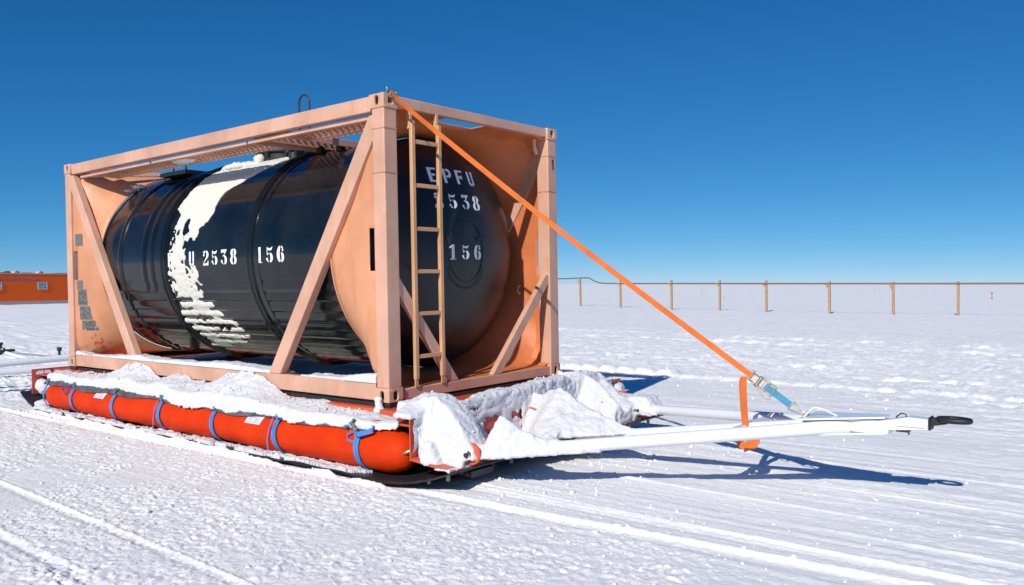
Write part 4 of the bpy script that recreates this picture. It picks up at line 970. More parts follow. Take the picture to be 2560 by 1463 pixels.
# side drift: rail to tube
def side_top(X, Y):
    hr = pw(Y, [(-0.5, -0.10), (-0.32, -0.09), (-0.1, -0.075), (0.3, -0.055), (1.3, -0.035), (1.45, 0.0), (1.62, 0.08), (1.80, 0.155), (2.1, 0.165), (2.4, 0.12), (2.6, 0.0), (2.9, 0.0), (3.08, 0.03), (3.2, 0.08), (3.36, 0.075), (3.5, 0.02), (3.75, -0.01), (4.0, 0.13), (4.25, 0.165), (4.45, 0.14), (4.62, 0.06), (4.85, -0.01), (5.2, -0.035), (5.6, -0.045), (6.1, -0.04), (6.35, -0.07)])
    hr = hr + 0.025 * fbm(X * 0 + 2.0, Y * 3.5, oct=3)
    ho = -0.100 + 0.030 * fbm(X * 0 + 7, Y * 2.4, oct=3) + pw(Y, [(-0.5, -0.03), (0, 0.0), (0.9, 0.02), (2.4, 0.03), (2.9, 0.045), (3.6, 0.028), (5, 0.022), (6.3, 0.015)])
    t = np.clip((0.005 - X) / 0.36, 0, 1)          # 0 at rail, 1 at the outer edge
    z = hr + (ho - hr) * t ** (0.75)
    z += 0.028 * np.sin(PI * t) * (0.5 + fbm(X * 2.2, Y * 1.6 + 4, oct=3)) 
    edge = -0.352 + 0.035 * fbm(Y * 3.2, X * 0 + 4, oct=3) + pw(Y, [(-0.5, 0.10), (-0.2, 0.03), (0.3, 0.0), (2.8, -0.02), (3.3, 0.03), (4.3, 0.045), (5.6, 0.04), (6.3, 0.06)])
    z -= 0.14 * np.clip(1 - (X - edge) / 0.055, 0, 2.5) ** 2
    return z
def side_bot(X, Y): return np.where(X < -0.25, -0.150 - 0.06 * np.clip((-0.25 - X) / 0.12, 0, 1) ** 1.5, -0.128) 
def side_mask(X, Y):
    r = (fbm(X * 7, Y * 5, oct=3))
    hole = ((Y > 4.42) & (Y < 4.80) & (X > -0.13) & (X < -0.06)) & (r > -0.35)
    hole |= ((Y > 5.0) & (Y < 5.5) & (X > -0.05)) & (r > 0.05)
    fr = (X + 0.30) * 0.9 - 0.10 - 0.02 * r
    hole |= Y > 6.10 + 0.9 * (X + 0.2) + 0.08 * r
    hole |= (Y < -0.13 - 0.30 * np.clip((0.0 - X) / 0.3, 0, 1)+0.04 * r) 
    return ~hole
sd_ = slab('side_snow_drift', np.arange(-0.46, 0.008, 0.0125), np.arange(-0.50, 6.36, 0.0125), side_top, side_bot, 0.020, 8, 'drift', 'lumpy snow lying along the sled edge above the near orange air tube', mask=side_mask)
soften(sd_, 0.012, 0.07, 0.026, 0.018, 0.012, 2)
# snow on top of the bottom rail and on the deck behind it
def rail_top(X, Y):
    hr = pw(Y, [(0.18, 0.235), (0.35, 0.222), (0.6, 0.185), (0.95, 0.172), (1.4, 0.168), (1.8, 0.19), (2.4, 0.215), (3.2, 0.19), (3.9, 0.185), (4.4, 0.225), (4.55, 0.20), (5.2, 0.168), (5.6, 0.166), (5.82, 0.195), (5.88, 0.19)])
    return hr + 0.014 * fbm(X * 6, Y * 6, oct=3) - 0.04 * np.clip((0.02 - X) / 0.025, 0, 1) ** 2
slab('rail_snow', np.arange(0.0, 0.16, 0.0125), np.arange(0.16, 5.87, 0.0125), rail_top, lambda X, Y: np.where(X < 0.085, 0.156, 0.02), 0.012, 16, 'drift', 'thin line of snow on top of the near bottom rail of the container', mask=lambda X, Y: (fbm(Y * 2.1, X * 2, oct=3) + pw(Y, [(0.2, 1), (1.0, 0.7), (1.4, 0.1), (1.7, 1), (4.6, 1), (5.1, 0.25), (5.6, 0.25), (5.8, 1)])) > 0)
def deck_top(X, Y):
    return -0.03 + 0.15 * np.exp(-((X - 0.22) / 0.32) ** 2) * pw(Y, [(0.2, 0.9), (0.6, 0.5), (1.0, 0.6), (1.7, 1.15), (2.2, 1.2), (3.2, 0.9), (4.2, 0.8), (5.3, 0.35), (5.8, 0.2)]) + 0.025 * fbm(X * 4, Y * 3, oct=3)
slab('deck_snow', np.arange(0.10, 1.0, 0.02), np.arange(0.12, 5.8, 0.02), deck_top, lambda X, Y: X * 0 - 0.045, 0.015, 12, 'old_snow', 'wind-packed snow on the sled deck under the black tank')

# front snow: nose lump, crest on the front plate, drifts along the tow tubes
def pipe_near(X, Y):
    s_ = (X + 0.03) * 0.461 - (Y + 1.06) * 0.887; c_ = np.abs((X + 0.03) * 0.887 + (Y + 1.06) * 0.461); return s_, c_
NB = lambda X, Y: np.where(Y > -0.575, -0.045, np.where(Y > -0.98, -0.40 + 0.04 * (Y + 0.98) / 0.4, -0.325 + 0.085 * (-1.06 - Y)))
def front_top(X, Y):
    nz = fbm(X * 3.1, Y * 3.1, oct=3); n1 = fbm(X * 6 + 2, Y * 0 + 3, oct=4); n2 = fbm(X * 9, Y * 9, oct=3)
    crest = pw(X, [(-0.36, -0.05), (-0.30, 0.0), (-0.18, 0.05), (-0.08, 0.09), (0.0, 0.125), (0.06, 0.12), (0.14, 0.05), (0.22, 0.02), (0.30, 0.03), (0.55, 0.05), (0.75, 0.06), (1.1, 0.07), (1.35, 0.085), (1.6, 0.10), (1.75, 0.09), (1.88, 0.035), (2.05, 0.075), (2.2, 0.085), (2.35, 0.035), (2.46, -0.03), (2.56, -0.06), (2.6, -0.02), (2.68, -0.05), (2.74, -0.10)])
    crest = crest + 0.016 * fbm(X * 5, Y * 5 + 3, oct=3) - 0.05 * np.clip((-0.545 - Y) / 0.05, 0, 1) ** 2
    back = pw(X, [(-0.4, -0.40), (-0.1, -0.38), (0.05, -0.40), (0.15, -0.50), (0.4, -0.50), (0.6, -0.45), (3, -0.48)])
    z = crest - 0.9 * np.maximum(0, Y - back) - 60.0 * np.maximum(0, -0.588 + 0.012 * n2 - Y)
    # big lump hanging over the near tow lug
    fy = pw(-Y, [(0.40, 0.05), (0.56, 0.12), (0.66, 0.125), (0.80, 0.06), (0.90, -0.04), (0.98, -0.14), (1.04, -0.23), (1.09, -0.36)])
    lump = fy + 0.02 * nz - 6 * np.maximum(0, X - 0.09 - 0.03 * n2) - 6 * np.maximum(0, -0.14 + 0.03 * n2 - X) - 1.0 * np.maximum(0, X) ** 2 * 4
    z = np.maximum(z, lump)
    low = -0.20 - 3.0 * np.maximum(0, -0.27 - X) - 1.6 * np.maximum(0, -0.72 - Y) - 1.8 * np.maximum(0, X + 0.10) + 0.03 * nz
    z = np.maximum(z, np.where(X < 0.2, low, -1))
    # drift on the near tow tube
    s_, c_ = pipe_near(X, Y)
    hp = np.interp(s_, [-0.10, 0.0, 0.07, 0.14, 0.20, 0.30, 0.42, 0.60, 0.85, 1.0], [-0.12, 0.02, 0.14, 0.235, 0.20, 0.11, 0.05, 0.015, 0.0, -0.06])
    wd = np.interp(s_, [0, 0.15, 0.4, 0.7, 1.1], [0.08, 0.11, 0.08, 0.05, 0.035]); zt = -0.243 + 0.0965 * s_
    z = np.maximum(z, zt + hp - (c_ / wd) ** 1.4 * (np.maximum(hp, 0) + 0.06) + 0.02 * n2 * (s_ < 0.6))
    # great drift on the middle tube
    zc = np.interp(-Y, [0.56, 0.66, 0.78, 0.88, 0.98, 1.12, 1.35, 1.53, 1.9], [0.00, -0.02, 0.04, 0.075, 0.01, -0.073, -0.155, -0.205, -0.27])
    wl = np.interp(-Y, [0.56, 0.70, 0.85, 1.1, 1.3, 1.6], [0.14, 0.24, 0.46, 0.60, 0.40, 0.12]); wr = np.interp(-Y, [0.56, 0.9, 1.3, 1.6], [0.40, 0.40, 0.25, 0.10])
    dx = X - 1.219; lat = np.where(dx < 0, (np.abs(dx) / wl), (np.abs(dx) / wr))
    z = np.maximum(z, zc - lat ** 0.95 * (zc + 0.36) + 0.022 * n2)
    # drift over the far tube
    zc = np.interp(-Y, [0.56, 0.64, 0.70, 0.92, 1.08, 1.4, 1.6], [0.07, 0.0, -0.07, -0.20, -0.28, -0.34, -0.40]); dx = X - 2.35; lat = np.abs(dx) / np.where(dx < 0, 0.42, 0.38)
    z = np.maximum(z, zc - lat ** 1.2 * (zc + 0.38) + 0.02 * n2)
    zc = np.interp(-Y, [0.56, 0.72, 0.9, 1.15], [0.09, 0.02, -0.14, -0.36]); z = np.maximum(z, zc - (np.abs(X - 2.05) / 0.26) ** 1.1 * 0.42 + 0.02 * n2)
    z = np.maximum(z, -0.375 + 0.05 * nz)
    for x0 in (1.219, 2.468): z = np.maximum(z, -0.16 - 0.9 * np.maximum(0, np.abs(X - x0) - 0.10) * 3 - 1.2 * np.maximum(0, -1.08 - Y))
    return z
def front_mask(X, Y):
    s_, c_ = pipe_near(X, Y); s3 = (2.468 - X) * 0.461 - (Y + 1.06) * 0.887; c3 = np.abs(-(X - 2.468) * 0.887 + (Y + 1.06) * 0.461); e = 0.03 * fbm(X * 8, Y * 8, oct=2)
    sup = (Y > -0.99 + e) | ((c_ < np.interp(s_, [0, 0.3, 0.6, 1.2], [0.12, 0.10, 0.055, 0.04]) + 0.5 * e) & (s_ < 0.9)) | ((np.abs(X - 1.219) < 0.30 + e + 0.5 * (Y + 1.2)) & (Y > -1.60)) | ((np.abs(X - 1.219) < 0.07) & (Y > -1.9)) | ((c3 < 0.16 + e) & (s3 < 0.55)) | ((X > 0.62) & (X < 1.3) & (Y > -1.12 + e))
    return (front_top(X, Y) > NB(X, Y) + 0.004) & sup & ~((Y > -0.575) & (X > 2.45) & (fbm(X * 6, Y * 6, oct=2) > -0.3)) & ~((X < -0.255) & (Y < -0.575) & (Y > -0.66)) & (X > -0.33 + e) & ~((Y > -0.56) & (X > 0.13) & (X < 0.5) & (Y > -0.50))
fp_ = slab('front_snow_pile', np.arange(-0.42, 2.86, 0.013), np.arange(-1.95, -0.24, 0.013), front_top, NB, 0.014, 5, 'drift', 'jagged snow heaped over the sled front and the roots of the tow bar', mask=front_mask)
soften(fp_, 0.012, 0.05, 0.026, 0.014, 0.012, 3)
# frost coat on the front plate face (with gaps where the red shows)
def coat(name, x0, x1, z0, z1, y, thr, label, step=0.012):
    xs = np.arange(x0, x1, step); zs = np.arange(z0, z1, step); X, Z = np.meshgrid(xs, zs, indexing='ij')
    n_ = fbm(X * 4.0, Z * 6.0, oct=4) + thr(X, Z); t = np.clip(n_, 0, 0.5) ** 0.7 * 0.05
    return X, Z, n_, t
X, Z, n_, t_ = coat('c', -0.295, 2.735, -0.358, -0.042, -0.56, lambda X, Z: 0.40 - 0.8 * np.exp(-(((X - 0.62) / 0.16) ** 2 + ((Z + 0.22) / 0.07) ** 2)) - 0.9 * np.exp(-(((X - 1.12) / 0.16) ** 2 + ((Z + 0.17) / 0.03) ** 2)) - 0.6 * np.exp(-((X + 0.16) / 0.12) ** 2) - 0.7 * sstep(2.35, 2.5, X), '')
q = n_ > 0; P = np.stack([X, -0.561 - t_ - 0.002, Z], -1); idx = np.arange(X.size).reshape(X.shape)
qq = q[:-1, :-1] & q[1:, :-1] & q[1:, 1:] & q[:-1, 1:]
F = np.stack([idx[:-1, :-1][qq], idx[1:, :-1][qq], idx[1:, 1:][qq], idx[:-1, 1:][qq]], -1); used = np.unique(F); rem = np.full(X.size, -1); rem[used] = np.arange(len(used))
o = np_mesh('frost_coat', P.reshape(-1, 3)[used], rem[F], M['drift']); tag(o, 'thin frost crust clinging to the red front plate of the sled', 'snow', kind='stuff')
# snow plug hanging from the near lower corner fitting
def blob(name, pts, label, mat='drift', amp=0.012, sub=3, parent=None, kind='stuff'):
    bm = bmesh.new()
    for (c, r) in pts:
        bmesh.ops.create_icosphere(bm, subdivisions=sub, radius=1.0, matrix=Matrix.Translation(c) @ Matrix.Diagonal((*r, 1)))
    me = bpy.data.meshes.new(name); bm.to_mesh(me); bm.free()
    o = link(name, me, M[mat], parent)
    r_ = o.modifiers.new('remesh', 'REMESH'); r_.mode = 'VOXEL'; r_.voxel_size = 0.012; r_.use_smooth_shade = True
    tx = bpy.data.textures.new(name, 'CLOUDS'); tx.noise_scale = 0.05; tx.noise_depth = 3
    dm = o.modifiers.new('disp', 'DISPLACE'); dm.texture = tx; dm.strength = amp * 2.5; dm.mid_level = 0.5; dm.texture_coords = 'GLOBAL'
    if parent is None: tag(o, label, 'snow', kind=kind)
    return o
blob('snow_clump', [((-0.035, 0.095, 0.030), (0.03, 0.045, 0.028)), ((-0.04, 0.085, -0.02), (0.028, 0.035, 0.05)), ((-0.045, 0.075, -0.06), (0.05, 0.055, 0.03))], 'white snow plug hanging out of the near lower corner fitting', amp=0.006)
blob('snow_clump', [((-0.20, 6.32, -0.27), (0.09, 0.11, 0.095)), ((-0.08, 6.20, -0.26), (0.12, 0.14, 0.09)), ((-0.22, 6.38, -0.25), (0.07, 0.06, 0.09))], 'rounded white snow lump packed against the rear plate behind the air tube', amp=0.012)
blob('snow_clump', [((-0.33, 6.10, -0.50), (0.08, 0.20, 0.035)), ((-0.25, 6.2, -0.47), (0.12, 0.14, 0.05))], 'low snow lying on the upturned rear end of the black skid sheet', amp=0.014)
def edge_top(X, Y): return -0.492 + 0.022 * fbm(X * 16, Y * 9, oct=4) - 0.10 * (X + 0.34)
slab('edge_snow', np.arange(-0.402, -0.27, 0.011), np.arange(-0.5, 6.2, 0.0125), edge_top, lambda X, Y: X * 0 - 0.517, 0.016, 30, 'drift', 'broken strip of snow on the skid sheet under the near air tube', mask=lambda X, Y: fbm(X * 14, Y * 4.5, oct=4) + 0.24 - 0.7 * sstep(0.15, -0.3, Y) > 0)
blob('snow_clump', [((2.16, 0.30, 0.09), (0.10, 0.05, 0.03)), ((2.08, 0.28, 0.085), (0.08, 0.04, 0.015))], 'small patch of snow inside the front end of the container frame', amp=0.006)
blob('snow_clump', [((2.60, -0.62, -0.16), (0.08, 0.06, 0.09)), ((2.66, -0.60, -0.13), (0.06, 0.05, 0.06))], 'knob of snow on the far front corner of the sled', amp=0.012)

# snow stuck to the tank
def tank_snow():
    ys = np.arange(2.40, 4.0, 0.011); tt = np.arange(12, 150, 0.55)
    Y, TH = np.meshgrid(ys, tt, indexing='ij')
    yl = pw(TH, [(12, 3.72), (30, 3.70), (45, 3.69), (60, 3.69), (64, 3.60), (72, 3.60), (79, 3.64), (95, 3.69), (150, 3.69)])
    yr = pw(TH, [(12, 2.45), (29, 2.50), (40, 2.62), (46, 2.74), (51, 2.88), (57, 2.90), (65, 2.92), (71, 2.98), (80, 3.10), (88, 3.06), (97, 3.05), (106, 3.03), (112, 3.07), (113, 3.12), (118, 2.97), (123, 2.86), (128, 2.74), (134, 2.60), (141, 2.74), (148, 3.2)])
    edge = np.minimum(yl - Y, Y - yr); n1 = fbm(Y * 9, TH * 0.12, oct=4, gain=0.6); n2 = vnoise(Y * 55, TH * 1.05)
    m = edge + 0.055 * n1
    # bare tongue under the thick part
    tongue = np.exp(-(((Y - 3.34 - 0.002 * (TH - 70)) / 0.09) ** 2)) * sstep(66, 68, TH) * sstep(80, 75, TH)
    m -= 0.35 * tongue
    mid = sstep(66, 80, TH)
    speck = fbm(Y * 34, TH * 0.7, oct=3) + 0.14 + 0.35 * fbm(Y * 6 + 3, TH * 0.12, oct=2) + 2.2 * (edge - 0.09) - 0.9 * np.exp(-((Y - 3.22) / 0.16) ** 2) * sstep(78, 82, TH) * sstep(97, 92, TH)
    m = np.where(mid > 0.5, np.minimum(m, (speck) * 0.1), m)
    lo = sstep(111, 113, TH); ph = ((TH - 103) / 5.6 + 0.0) % 1.0
    ledge = np.where(ph < 0.62, 1, -1) * 1.0
    stepm = (fbm(Y * 5, np.floor((TH - 103) / 5.6) * 3.1, oct=2)) * 0.55 - 0.10 * sstep(132, 146, TH)
    n3 = fbm(Y * 26, TH * 0.5 + 7, oct=3); n4 = fbm(Y * 4 + 2, TH * 0.16 + 5, oct=3)
    lm = edge + 0.10 * n1 + stepm * 0.45 + 0.02
    m = np.where(lo > 0.5, np.where(ledge > 0, np.minimum(lm, 0.03 + 0.10 * n4 + 0.05 * n3 + 0.02), np.minimum(lm, -0.03 + 0.12 * n4 + 0.07 * n3)), m)
    th = np.clip(m, 0, 0.08) ** 0.6 * 0.085; th = np.where(TH > 66, th * 0.45 + 0.004 * (n2 + 1), th) ; th = np.where(lo > 0.5, th * 0.8 * (0.5 + np.sin(PI * np.clip(ph / 0.62, 0, 1))), th)
    th = th + 0.004 * fbm(Y * 22, TH * 0.5, oct=3)
    r = TR + np.maximum(th, 0.003) + np.where(lo > 0.5, 0.004, 0)
    P = np.stack([CX - r * np.sin(np.radians(TH)), Y, CZ + r * np.cos(np.radians(TH))], -1)
    q = m > 0; idx = np.arange(Y.size).reshape(Y.shape); qq = (q[:-1, :-1].astype(int) + q[1:, :-1] + q[1:, 1:] + q[:-1, 1:]) >= 3
    rb = TR - 0.012; Pb = np.stack([CX - rb * np.sin(np.radians(TH)), Y, CZ + rb * np.cos(np.radians(TH))], -1)
    a, b, c, d_ = idx[:-1, :-1][qq], idx[1:, :-1][qq], idx[1:, 1:][qq], idx[:-1, 1:][qq]; off = Y.size
    F1 = np.stack([a, b, c, d_], -1); walls = []
    qp = np.pad(qq, 1)
    for (di, dj, e0, e1) in ((-1, 0, (0, 0), (0, 1)), (1, 0, (1, 1), (1, 0)), (0, -1, (1, 0), (0, 0)), (0, 1, (0, 1), (1, 1))):
        nb = qp[1 + di:qp.shape[0] - 1 + di, 1 + dj:qp.shape[1] - 1 + dj]; ii, jj = np.nonzero(qq & ~nb)
        v0 = idx[ii + e0[0], jj + e0[1]]; v1 = idx[ii + e1[0], jj + e1[1]]; walls.append(np.stack([v0, v1, v1 + off, v0 + off], -1))
    F = np.concatenate([F1, np.stack([d_, c, b, a], -1) + off] + walls); V = np.concatenate([P.reshape(-1, 3), Pb.reshape(-1, 3)])
    used = np.unique(F); rem = np.full(len(V), -1); rem[used] = np.arange(len(used))
    o = np_mesh('tank_snow', V[used], rem[F], M['old_snow'])
    bm = bmesh.new(); bm.from_mesh(o.data); bmesh.ops.recalc_face_normals(bm, faces=bm.faces); bm.to_mesh(o.data); bm.free()
    o.data.set_sharp_from_angle(angle=R_(60))
    soften(o, 0.011, 0.06, 0.014, 0.018, 0.007, 1)
    tag(o, 'crusty white snow streak running down the side of the black tank', 'snow', kind='stuff')
tank_snow()
blob('snow_clump', [((CX - 0.35, 3.3, 2.36), (0.22, 0.40, 0.06)), ((CX - 0.25, 3.22, 2.46), (0.06, 0.06, 0.06)), ((CX - 0.38, 3.0, 2.42), (0.05, 0.05, 0.07))], 'snow piled round the manhole on top of the black tank', amp=0.02, mat='old_snow')
blob('snow_clump', [((0.33, 3.72, 2.435), (0.10, 0.22, 0.028))], 'narrow snow strip on the underside grating of the near walkway', amp=0.012, mat='old_snow')
blob('snow_clump', [((0.52, 5.42, 2.235), (0.10, 0.13, 0.035)), ((0.45, 5.50, 2.175), (0.06, 0.08, 0.03)), ((0.62, 5.30, 2.29), (0.10, 0.10, 0.03))], 'white snow lying on the rear skirt beside the black tank', amp=0.008, mat='drift')

rc = np.random.RandomState(12); ico = bmesh.new(); bmesh.ops.create_icosphere(ico, subdivisions=1, radius=1.0)
iv = np.array([v.co[:] for v in ico.verts]); itf = np.array([[v.index for v in f.verts] for f in ico.faces]); ico.free()
CV = []; CF = []
def crumb(x, y, z, r):
    k = len(CV) * len(iv); a = rc.rand() * 6.28; c_, s_2 = math.cos(a), math.sin(a)
    v = iv * (1 + 0.35 * (rc.rand(len(iv), 1) - 0.5)) * np.array([r, r * (0.6 + 0.5 * rc.rand()), r * (0.5 + 0.4 * rc.rand())])
    v = np.stack([v[:, 0] * c_ - v[:, 1] * s_2 + x, v[:, 0] * s_2 + v[:, 1] * c_ + y, v[:, 2] + z], -1); CV.append(v); CF.append(itf + k)
def gz(x, y): return float(ground_h(np.array([x]), np.array([y]))[0])
zones = [((-0.60, -0.45), (-0.6, 6.2), 170), ((-0.4, 1.6), (-1.9, -1.0), 120), ((1.2, 3.4), (-1.8, 0.2), 110), ((-3.0, -0.7), (-3.0, 3.5), 190), ((-1.5, 2.5), (-4.2, -1.8), 120), ((3.0, 7.5), (-3.0, 3.0), 170)]
for (xa, xb), (ya, yb), n_c in zones:
    for _ in range(n_c):
        x, y = rc.uniform(xa, xb), rc.uniform(ya, yb); r = 0.006 + 0.016 * rc.rand() ** 3 * (1.6 if xa > 1 else 1)
        crumb(x, y, gz(x, y) + r * 0.3, r)
o = np_mesh('snow_crumbs', np.concatenate(CV), np.concatenate(CF), M['snow'], space=False, sm=False); tag(o, 'loose crumbs and small clods of snow scattered over the ground round the sled', 'snow', kind='stuff')
CV = []; CF = []
for _ in range(420):      # crumbs on the sled, in container space
    if rc.rand() < 0.6: x, y = rc.uniform(-0.30, -0.02), rc.uniform(0.0, 6.1); z = float(side_top(np.array([x]), np.array([y]))[0])
    else:
        x, y = rc.uniform(-0.12, 2.5), rc.uniform(-1.0, -0.46); z = float(front_top(np.array([x]), np.array([y]))[0])
        if z < -0.30: continue
    crumb(x, y, z + 0.004, 0.006 + 0.014 * rc.rand() ** 2)
o = np_mesh('snow_crumbs', np.concatenate(CV), np.concatenate(CF), M['drift'], sm=False); tag(o, 'small snow crumbs lying on the drifts on the sled', 'snow', kind='stuff')

# ================================================================ SECOND TOW BAR (behind the sled)
t2 = tag(empty('tow_bar', (0, 0, 0)), 'white tow frame with dark upright pins lying behind the sled at far left', 'tow bar')
def C2(x, y, z): return (x, y, z)
MB().tube([(-1.6, 8.72, -0.21), (1.6, 7.88, -0.20)], 0.055, 20).build('tow_tube', M['white_paint'], t2, sm=40)
MB().tube([(-1.5, 9.0, -0.16), (2.2, 8.30, -0.06)], 0.055, 20).build('tow_tube', M['white_paint'], t2, sm=40)
MB().tube([(-0.6, 10.9, -0.10), (0.55, 9.75, 0.02)], 0.040, 16).build('steel_arm', M['grey_arm'], t2, sm=40)
MB().tube([(0.5, 9.85, -0.01), (1.35, 9.1, -0.16)], 0.014, 10).build('tie_rod', M['grey_arm'], t2, sm=40)
MB().tube([(0.55, 9.8, -0.02), (0.75, 9.0, -0.15)], 0.030, 10).build('tow_strut', M['white_paint'], t2, sm=40)
mb = MB(); mb.tube([(0.50, 9.78, -0.06), (0.50, 9.78, 0.10)], 0.030, 12); mb.tube([(0.50, 9.78, 0.10), (0.50, 9.78, 0.14)], 0.045, 12); mb.box((0.36, 9.72, -0.02), (0.70, 9.84, 0.02)); mb.build('hitch_pin', M['dark_steel'], t2, bevel=0.003)
for (x, y, r) in ((0.905, 8.55, 0.028), (1.05, 8.50, 0.022)):
    mb = MB(); mb.tube([(x, y, -0.09), (x, y, 0.07 if r > 0.025 else 0.03)], r * 0.7, 12)
    if r > 0.025: mb.tube([(x, y, 0.025), (x, y, 0.08)], r * 1.25, 12); mb.tube([(x, y, -0.09), (x, y, -0.07)], r * 1.6, 12)
    mb.build('upright_pin', M['dark_steel'], t2, sm=40)

# ================================================================ FENCE WITH PIPE
fp = [(42.55, 27.13, 1.906), (41.77, 23.45, 1.78), (39.76, 18.67, 1.772), (39.04, 15.26, 1.755), (39.20, 12.62, 1.73), (38.47, 8.99, 1.668), (39.16, 6.115, 1.636), (39.35, 3.275, 1.65)]
fe = tag(empty('pipe_fence', (39.35, 3.275, 0), space=False), 'long brown pipe carried by pale wooden posts across the snow in the background', 'fence')
def fl(x, y, z): return (x - 39.35, y - 3.275, z)
pipe = [(48.0, 43.0, 1.76), (42.8, 28.2, 1.91), (42.62, 27.5, 1.925), (42.50, 26.8, 1.955), (42.38, 26.3, 1.93), (42.25, 25.8, 1.72), (42.15, 25.3, 1.60), (42.0, 24.6, 1.568), (41.72, 23.4, 1.552)]
pipe += [(x - 0.06, y, 1.552 + 0.004 * math.sin(x * 7)) for (x, y, h) in fp[2:]] + [(39.4, -2, 1.56), (39.5, -12, 1.60)]
MB().tube([fl(*p) for p in pipe], 0.042, 10).build('pipe', M['pipe_dark'], fe, sm=60)
rnd = random.Random(3)
for i, (x, y, h) in enumerate(fp):
    gz = float(ground_h(np.array([x]), np.array([y]))[0])
    lx, ly = rnd.uniform(-0.02, 0.02), 0.05 * (1 - i / 8)
    mb = MB(); mb.beam(fl(x, y, gz - 0.3), fl(x + lx, y + ly, h), 0.11, 0.11, (0, 1, 0)); po = mb.build('post', M['wood'], fe, bevel=0.008)
    if i < 7:
        MB().prism([fl(x + lx - 0.07, y + ly + 0.04, h - 0.42), fl(x + lx - 0.07, y + ly + 0.06, h - 0.18), fl(x + lx - 0.07, y + ly + 0.20, h - 0.16)], (0.05, 0, 0)).build('pipe_bracket', M['wood'], po, bevel=0.003)
# thin marker stakes and far marker
for (x, y, h, lb) in ((90.4, 41.6, 1.30, 'leftmost thin red stake on the far snow, behind the fence between two posts'), (66.6, 27.7, 0.45, 'short thin red stake low on the snow just behind the fourth fence post'), (150.0, 37.7, 1.0, 'faint thin stake on the horizon right of the seventh fence post')):
    g_ = empty('marker_stake', (x, y, 0), space=False); tag(g_, lb, 'stake', 'thin red stakes on the far snow')
    MB().tube([(0, 0, -0.1), (0, 0, h)], 0.018 if h > 0.5 else 0.014, 8).build('stake', M['stake_red'], g_, sm=60)
dr = tag(empty('marker_barrel', (91.2, 10.13, 0), space=False), 'small red and white banded marker standing alone on the snow at far right', 'marker')
for (a, b, mt) in ((-0.1, 0.22, 'stake_red'), (0.22, 0.42, 'trim_grey'), (0.42, 0.72, 'stake_red')):
    MB().tube([(0, 0, a), (0, 0, b)], 0.07, 16).build('band', M[mt], dr, sm=50, bevel=0.005)

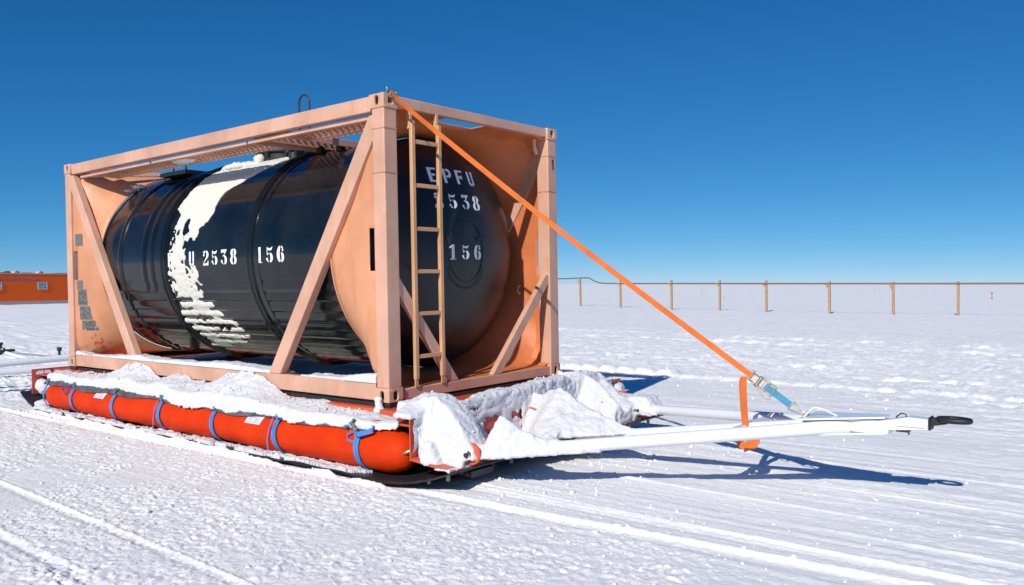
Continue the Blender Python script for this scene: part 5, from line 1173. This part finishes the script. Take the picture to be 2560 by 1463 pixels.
# ================================================================ BUILDING
bd = tag(empty('container_building', (18.68, 61.56, 0), space=False, rz=math.atan2(0.70, 4.95)), 'low orange flat-roofed building with grey skirt and a square window at far left', 'building')
BL, BR, BH, BD = -9.0, 6.6, 2.33, 4.0
def bbox(a, b, name, mat, parent=bd, bevel=0.0): return MB().box(a, b).build(name, M[mat], parent, bevel=bevel)
bbox((BL, 0, 0.26), (BR, BD, BH - 0.05), 'wall', 'wall_orange')
bbox((BL - 0.02, -0.03, BH - 0.049), (BR + 0.02, BD + 0.03, BH + 0.01), 'roof', 'trim_grey')
bbox((BL + 0.05, 0.05, 0.02), (BR - 0.05, BD - 0.05, 0.259), 'grey_skirt', 'trim_grey')
bbox((BL + 0.1, 0.3, -0.3), (BR - 0.1, BD - 0.3, 0.019), 'foundation_beam', 'dark_steel')
def bwin(x0, z0, x1, z1):
    mb = MB(); e = 0.06
    mb.box((x0, -0.04, z0), (x1, 0.0 - 0.001, z0 + e)); mb.box((x0, -0.04, z1 - e), (x1, -0.001, z1)); mb.box((x0, -0.04, z0 + e), (x0 + e, -0.001, z1 - e)); mb.box((x1 - e, -0.04, z0 + e), (x1, -0.001, z1 - e))
    wn = mb.build('window', M['trim_grey'], bd, bevel=0.004)
    MB().box((x0 + e, -0.012, z0 + e), (x1 - e, -0.003, z1 - e)).build('pane', M['pane'], wn)
    MB().box((x1 - e - 0.13, -0.016, z0 + e + 0.03), (x1 - e - 0.03, -0.0125, z0 + e + 0.13)).build('pane_vent', M['dark_print'], wn)
bwin(2.70, 1.12, 3.42, 1.68); bwin(-0.60, 1.10, 0.10, 1.66); bwin(-4.6, 1.10, -3.9, 1.66)
# faded blue-grey lettering, unreadable in the photograph
mb = MB(); rnd = random.Random(21); x = -1.6
k = 0
while x < 2.72:
    hh = 0.20 + rnd.uniform(-0.03, 0.03)
    if abs(x - 0.86) < 0.12: hh = 0.40
    z0 = 1.76 + 0.0 * x
    P = [(x, z0), (x + 0.05, z0 + hh), (x + 0.10, z0), (x + 0.14, z0 + hh * 0.7), (x + 0.17, z0)]
    for a, b in zip(P, P[1:]): mb.beam((a[0], -0.006, a[1]), (b[0], -0.006, b[1]), 0.006, 0.035, (0, 0, 1) if abs(a[0] - b[0]) > 0.02 else (1, 0, 0))
    x += 0.20 if rnd.random() > 0.15 else 0.27
mb.build('wall_lettering', M['glyph_faded'], bd)
rnd = random.Random(4)
for (x, r) in ((1.15, 0.12), (1.72, 0.16), (3.52, 0.16), (-0.4, 0.12)):
    pts = [(x + r * 1.15 * math.cos(a), 1.0 + 0.0, BH + 0.01 + r * 1.2 * math.sin(a)) for a in np.linspace(0, PI, 10)]
    mb = MB().prism(pts, (0, 0.5, 0)); mb.build('roof_vent', M['trim_grey'] if x != 1.15 else M['dark_steel'], bd, bevel=0.02)
    mb = MB().prism([(x + 0.02 + r * 0.95 * math.cos(a), 0.99, BH + 0.01 + r * 0.9 * math.sin(a)) for a in np.linspace(0, PI * 0.6, 8)] + [(x + 0.02, 0.99, BH + 0.01)], (0, -0.03, 0)); mb.build('vent_cover', M['wall_orange'], bd)
for (a, b) in ((0.55, 1.05), (2.1, 3.2), (4.5, 6.4), (-2, -0.7)):
    pts = [(a + (b - a) * t, 1.2, BH + 0.012 + 0.06 * math.sin(PI * t) ** 0.6) for t in np.linspace(0, 1, 9)]; MB().prism(pts, (0, 0.6, 0)).build('roof_hose', M['stake_red'], bd)
